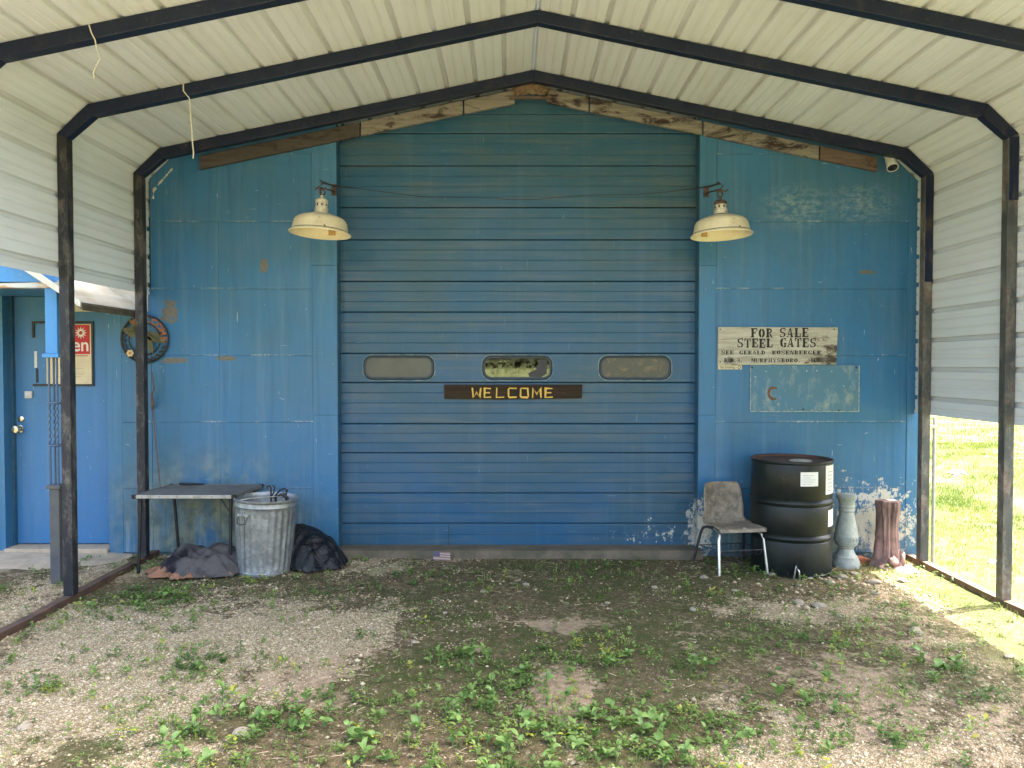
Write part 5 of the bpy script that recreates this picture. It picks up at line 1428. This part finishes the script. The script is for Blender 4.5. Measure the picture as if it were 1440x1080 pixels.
def sprigs(n, dens, x0, x1, y0, y1, smin, smax, leaves):
    x, y = sample(n, x0, x1, y0, y1, dens)
    n = len(x); s0 = RNG.uniform(smin, smax, n) * RNG.uniform(.6, 1.25, n)
    P, S, A, Tl, Ti = [], [], [], [], []
    base_t = np.clip(.45 + (fbm(x, y, 6, 61, 3) - .5) * 2.2, 0, .85)
    for k in range(leaves):
        a = RNG.uniform(0, 6.28, n); h = RNG.uniform(0, 1, n) * s0 * 1.3
        P.append(np.stack([x + np.cos(a) * s0 * .15 * k ** .5, y + np.sin(a) * s0 * .15 * k ** .5, gz(x, y) + h + .002], -1))
        S.append(s0 * RNG.uniform(.55, 1.1, n)); A.append(a); Tl.append(RNG.uniform(-.15, .75, n)); Ti.append(np.clip(base_t + RNG.uniform(-.3, .3, n), 0, 1))
    return np.concatenate(P), np.concatenate(S), np.concatenate(A), np.concatenate(Tl), np.concatenate(Ti)
P, S, A, Tl, Ti = sprigs(10500, weed_d, -3.6, 3.3, -3.45, -.12, .013, .032, 7)
scatter('ground_weeds', 'low green weeds and clover growing in patches on the yard', M_WEED, lf, lt, P, S, A, Ti, Tl)
P, S, A, Tl, Ti = sprigs(12000, lambda x, y: np.clip(.30 + 2.2 * (fbm(x, y, 3.5, 81, 4) - .5), 0.03, 1) * inside(x, y), -3.6, 3.2, -3.6, -.1, .004, .011, 4)
scatter('ground_moss', 'tiny scattered seedlings and moss on the bare soil', M_WEED, lf, lt, P, S, A, Ti, Tl)
# fine grass tufts among the weeds
bl = [(-.05, 0, 0), (.05, 0, 0), (.03, .18, .6), (-.03, .16, .6), (.0, .5, 1.0)]
bt = [(0, 1, 2), (0, 2, 3), (3, 2, 4)]
def tufts(n, dens, x0, x1, y0, y1, smin, smax, blades, spread):
    x, y = sample(n, x0, x1, y0, y1, dens); n = len(x)
    x = np.repeat(x, blades) + RNG.normal(0, spread, n * blades); y = np.repeat(y, blades) + RNG.normal(0, spread, n * blades)
    S = RNG.uniform(smin, smax, n * blades)
    return np.stack([x, y, gz(x, y) - .002], -1), S, RNG.uniform(0, 6.28, n * blades)
P, S, A = tufts(900, lambda x, y: weed_d(x, y) * .6 + .03, -3.5, 3.2, -3.5, -.1, .02, .05, 10, .014)
scatter('yard_grass', 'thin grass tufts coming up through the gravel', M_WEED, bl, bt, P, S, A, np.clip(RNG.normal(.5, .22, len(S)), 0, 1), RNG.normal(.0, .5, len(S)))
# dry stems and twigs lying about
x, y = sample(2600, -3.0, 3.0, -3.4, -.2, lambda x, y: np.clip(.25 + 2 * (fbm(x, y, 3, 99, 3) - .5), 0, 1))
scatter('dry_litter', 'dry stalks and chaff lying on the soil', M_GRAV, [(-.5, -.012, .0), (.5, -.012, .0), (.45, .012, .04), (-.45, .014, .03), (0, 0, .05)], [(0, 1, 4), (1, 2, 4), (2, 3, 4), (3, 0, 4)],
        np.stack([x, y, gz(x, y) + .003], -1), RNG.uniform(.015, .06, len(x)), RNG.uniform(0, 6.28, len(x)), RNG.uniform(.1, .7, len(x)))
# lawn right of the carport, and a thin fringe inside the rail
def lawn_d(x, y):
    return np.clip(.35 + 2.2 * (fbm(x, y, 1.2, 66, 4) - .42), .04, 1) * (1 - inside(x, y) * .97)
PP, SS, AA = [], [], []
for (n, x0, x1, y0, y1, s0, s1, b_, sp) in ((9000, 2.6, 5.5, -4.2, 3.0, .018, .042, 6, .02), (9000, 4.2, 9.5, 2.0, 9, .03, .065, 5, .04), (7000, 5.5, 20, 8, 26, .05, .11, 5, .10), (2500, -7.5, -3.3, -4.5, -.9, .03, .06, 5, .03)):
    P, S, A = tufts(n, lawn_d, x0, x1, y0, y1, s0, s1, b_, sp); PP.append(P); SS.append(S); AA.append(A)
P, S, A = np.concatenate(PP), np.concatenate(SS), np.concatenate(AA)
scatter('lawn_grass', 'rough sunlit lawn grass beyond the right side of the carport', M_GRASS, bl, bt, P, S, A, np.clip(.45 + 1.8 * (fbm(P[:, 0], P[:, 1], 1.6, 12, 4) - .5) + RNG.normal(0, .2, len(S)), 0, 1))

# broadleaf weeds big enough to be seen one by one
def leaf_me(seed, wd):
    rs_ = random.Random(seed); mb = MB(); n = 7; vs_ = []
    for i in range(n):
        t = i / (n - 1); hw = wd * math.sin(math.pi * min(1, t * .93 + .05)) ** .75 * (1 - .25 * t) * (0.25 if i == 0 else 1) * (0.12 if i == n - 1 else 1)
        z = .28 * math.sin(t * 2.2) - .18 * t * t
        vs_ += [(-hw, t, z + hw * .28 + rs_.uniform(-.01, .01)), (0, t, z), (hw, t, z + hw * .28 + rs_.uniform(-.01, .01))]
    mb.add(vs_, [(i * 3 + k, i * 3 + k + 1, i * 3 + k + 4, i * 3 + k + 3) for i in range(n - 1) for k in range(2)])
    me_ = mb.build('leaf', M_BROAD, mesh_only=True, smooth=True, angle=R(60)); return me_
M_BROAD = Mat('broad_leaf', .45, 0, .4)
_rn = M_BROAD.rnd()
_c = M_BROAD.mix(_rn, (.12, .22, .055), (.25, .38, .11)); _v = M_BROAD.noise(M_BROAD.scale(M_BROAD.obj(), (30, 6, 5)), 1.0, 2)
_c = M_BROAD.mix(M_BROAD.ramp(_v, .5, .7, 0, .35), _c, (.20, .28, .10)); M_BROAD.color(_c)
_tr = M_BROAD.node('ShaderNodeBsdfTranslucent'); M_BROAD.put(_tr.inputs['Color'], M_BROAD.mix(1.0, _c, (.9, 1, .45), 'MULTIPLY'))
_mx = M_BROAD.node('ShaderNodeMixShader'); _mx.inputs[0].default_value = .33
_o = [n for n in M_BROAD.nt.nodes if n.type == 'OUTPUT_MATERIAL'][0]
M_BROAD.link(M_BROAD.b.outputs[0], _mx.inputs[1]); M_BROAD.link(_tr.outputs[0], _mx.inputs[2]); M_BROAD.link(_mx.outputs[0], _o.inputs[0])
LM = [leaf_me(1, .30), leaf_me(2, .36), leaf_me(3, .42), leaf_me(4, .24)]
stem_me = MB().tube([(0, 0, -.1), (.03, .02, .5), (.0, .0, 1)], .035, 5).build('stem', simple('weed_stem', (.14, .19, .06), (.10, .14, .05), 8, .6), mesh_only=True, smooth=True)
big = []
rr = random.Random(5)
for (cx, cy, rx, ry, n) in ((-.05, -3.02, .66, .32, 44), (-1.15, -2.95, .34, .28, 24), (.62, -3.05, .42, .22, 18), (-.3, -2.24, .16, .10, 5), (.96, -2.25, .14, .12, 4), (.56, -2.2, .12, .2, 4), (1.5, -2.75, .3, .3, 4), (2.2, -2.35, .25, .3, 3), (0.03, -2.55, .2, .16, 5), (-2.3, -1.2, .15, .12, 2)):
    for k in range(n):
        a = rr.uniform(0, 6.28); q = math.sqrt(rr.random()) * 1.1
        big.append((cx + rx * q * math.cos(a), cy + ry * q * math.sin(a)))
for (x, y) in big:
    w_ = thing('broadleaf_weed', 'small weed with broad oval green leaves growing out of the yard soil', 'weed', (x, y, gzf(x, y)), rr.uniform(0, 6.28), group='broadleaf weeds on the yard')
    hgt = rr.uniform(.025, .075); nl = rr.randint(4, 8); sz = rr.uniform(.030, .058)
    link_mesh('stem', stem_me, w_, (0, 0, 0), None, (hgt, hgt, hgt))
    for k in range(nl):
        t = rr.uniform(.15, 1); s_ = sz * rr.uniform(.6, 1.15)
        o = link_mesh('leaf', rr.choice(LM), w_, (0, 0, hgt * t), (R(rr.uniform(-5, 50)), R(rr.uniform(-20, 20)), k * 2.4 + rr.uniform(-.4, .4)), (s_, s_, s_))

# ------------------------------------------------------------------ far treeline behind the yard (mirrored in the middle door window)
mb = MB()
for sgn in (-1,):
    mb.grid(160, 7, lambda u, v: ((u - .5) * 420, -125 - 25 * math.cos((u - .5) * 3) + v * 10, -1.0 + v * (3.6 + 1.6 * mnoise.noise((u * 24, 1, 2)) + 2.2 * mnoise.noise((u * 90, v, 5)))))
o = mb.build('far_woods', simple('far_wood_foliage', (.035, .06, .02), (.07, .10, .035), .3, .9, bump=1, bsc=1.5, world=True, bd=.5), None); tag(o, 'far band of woods beyond the field behind the camera', kind='stuff')
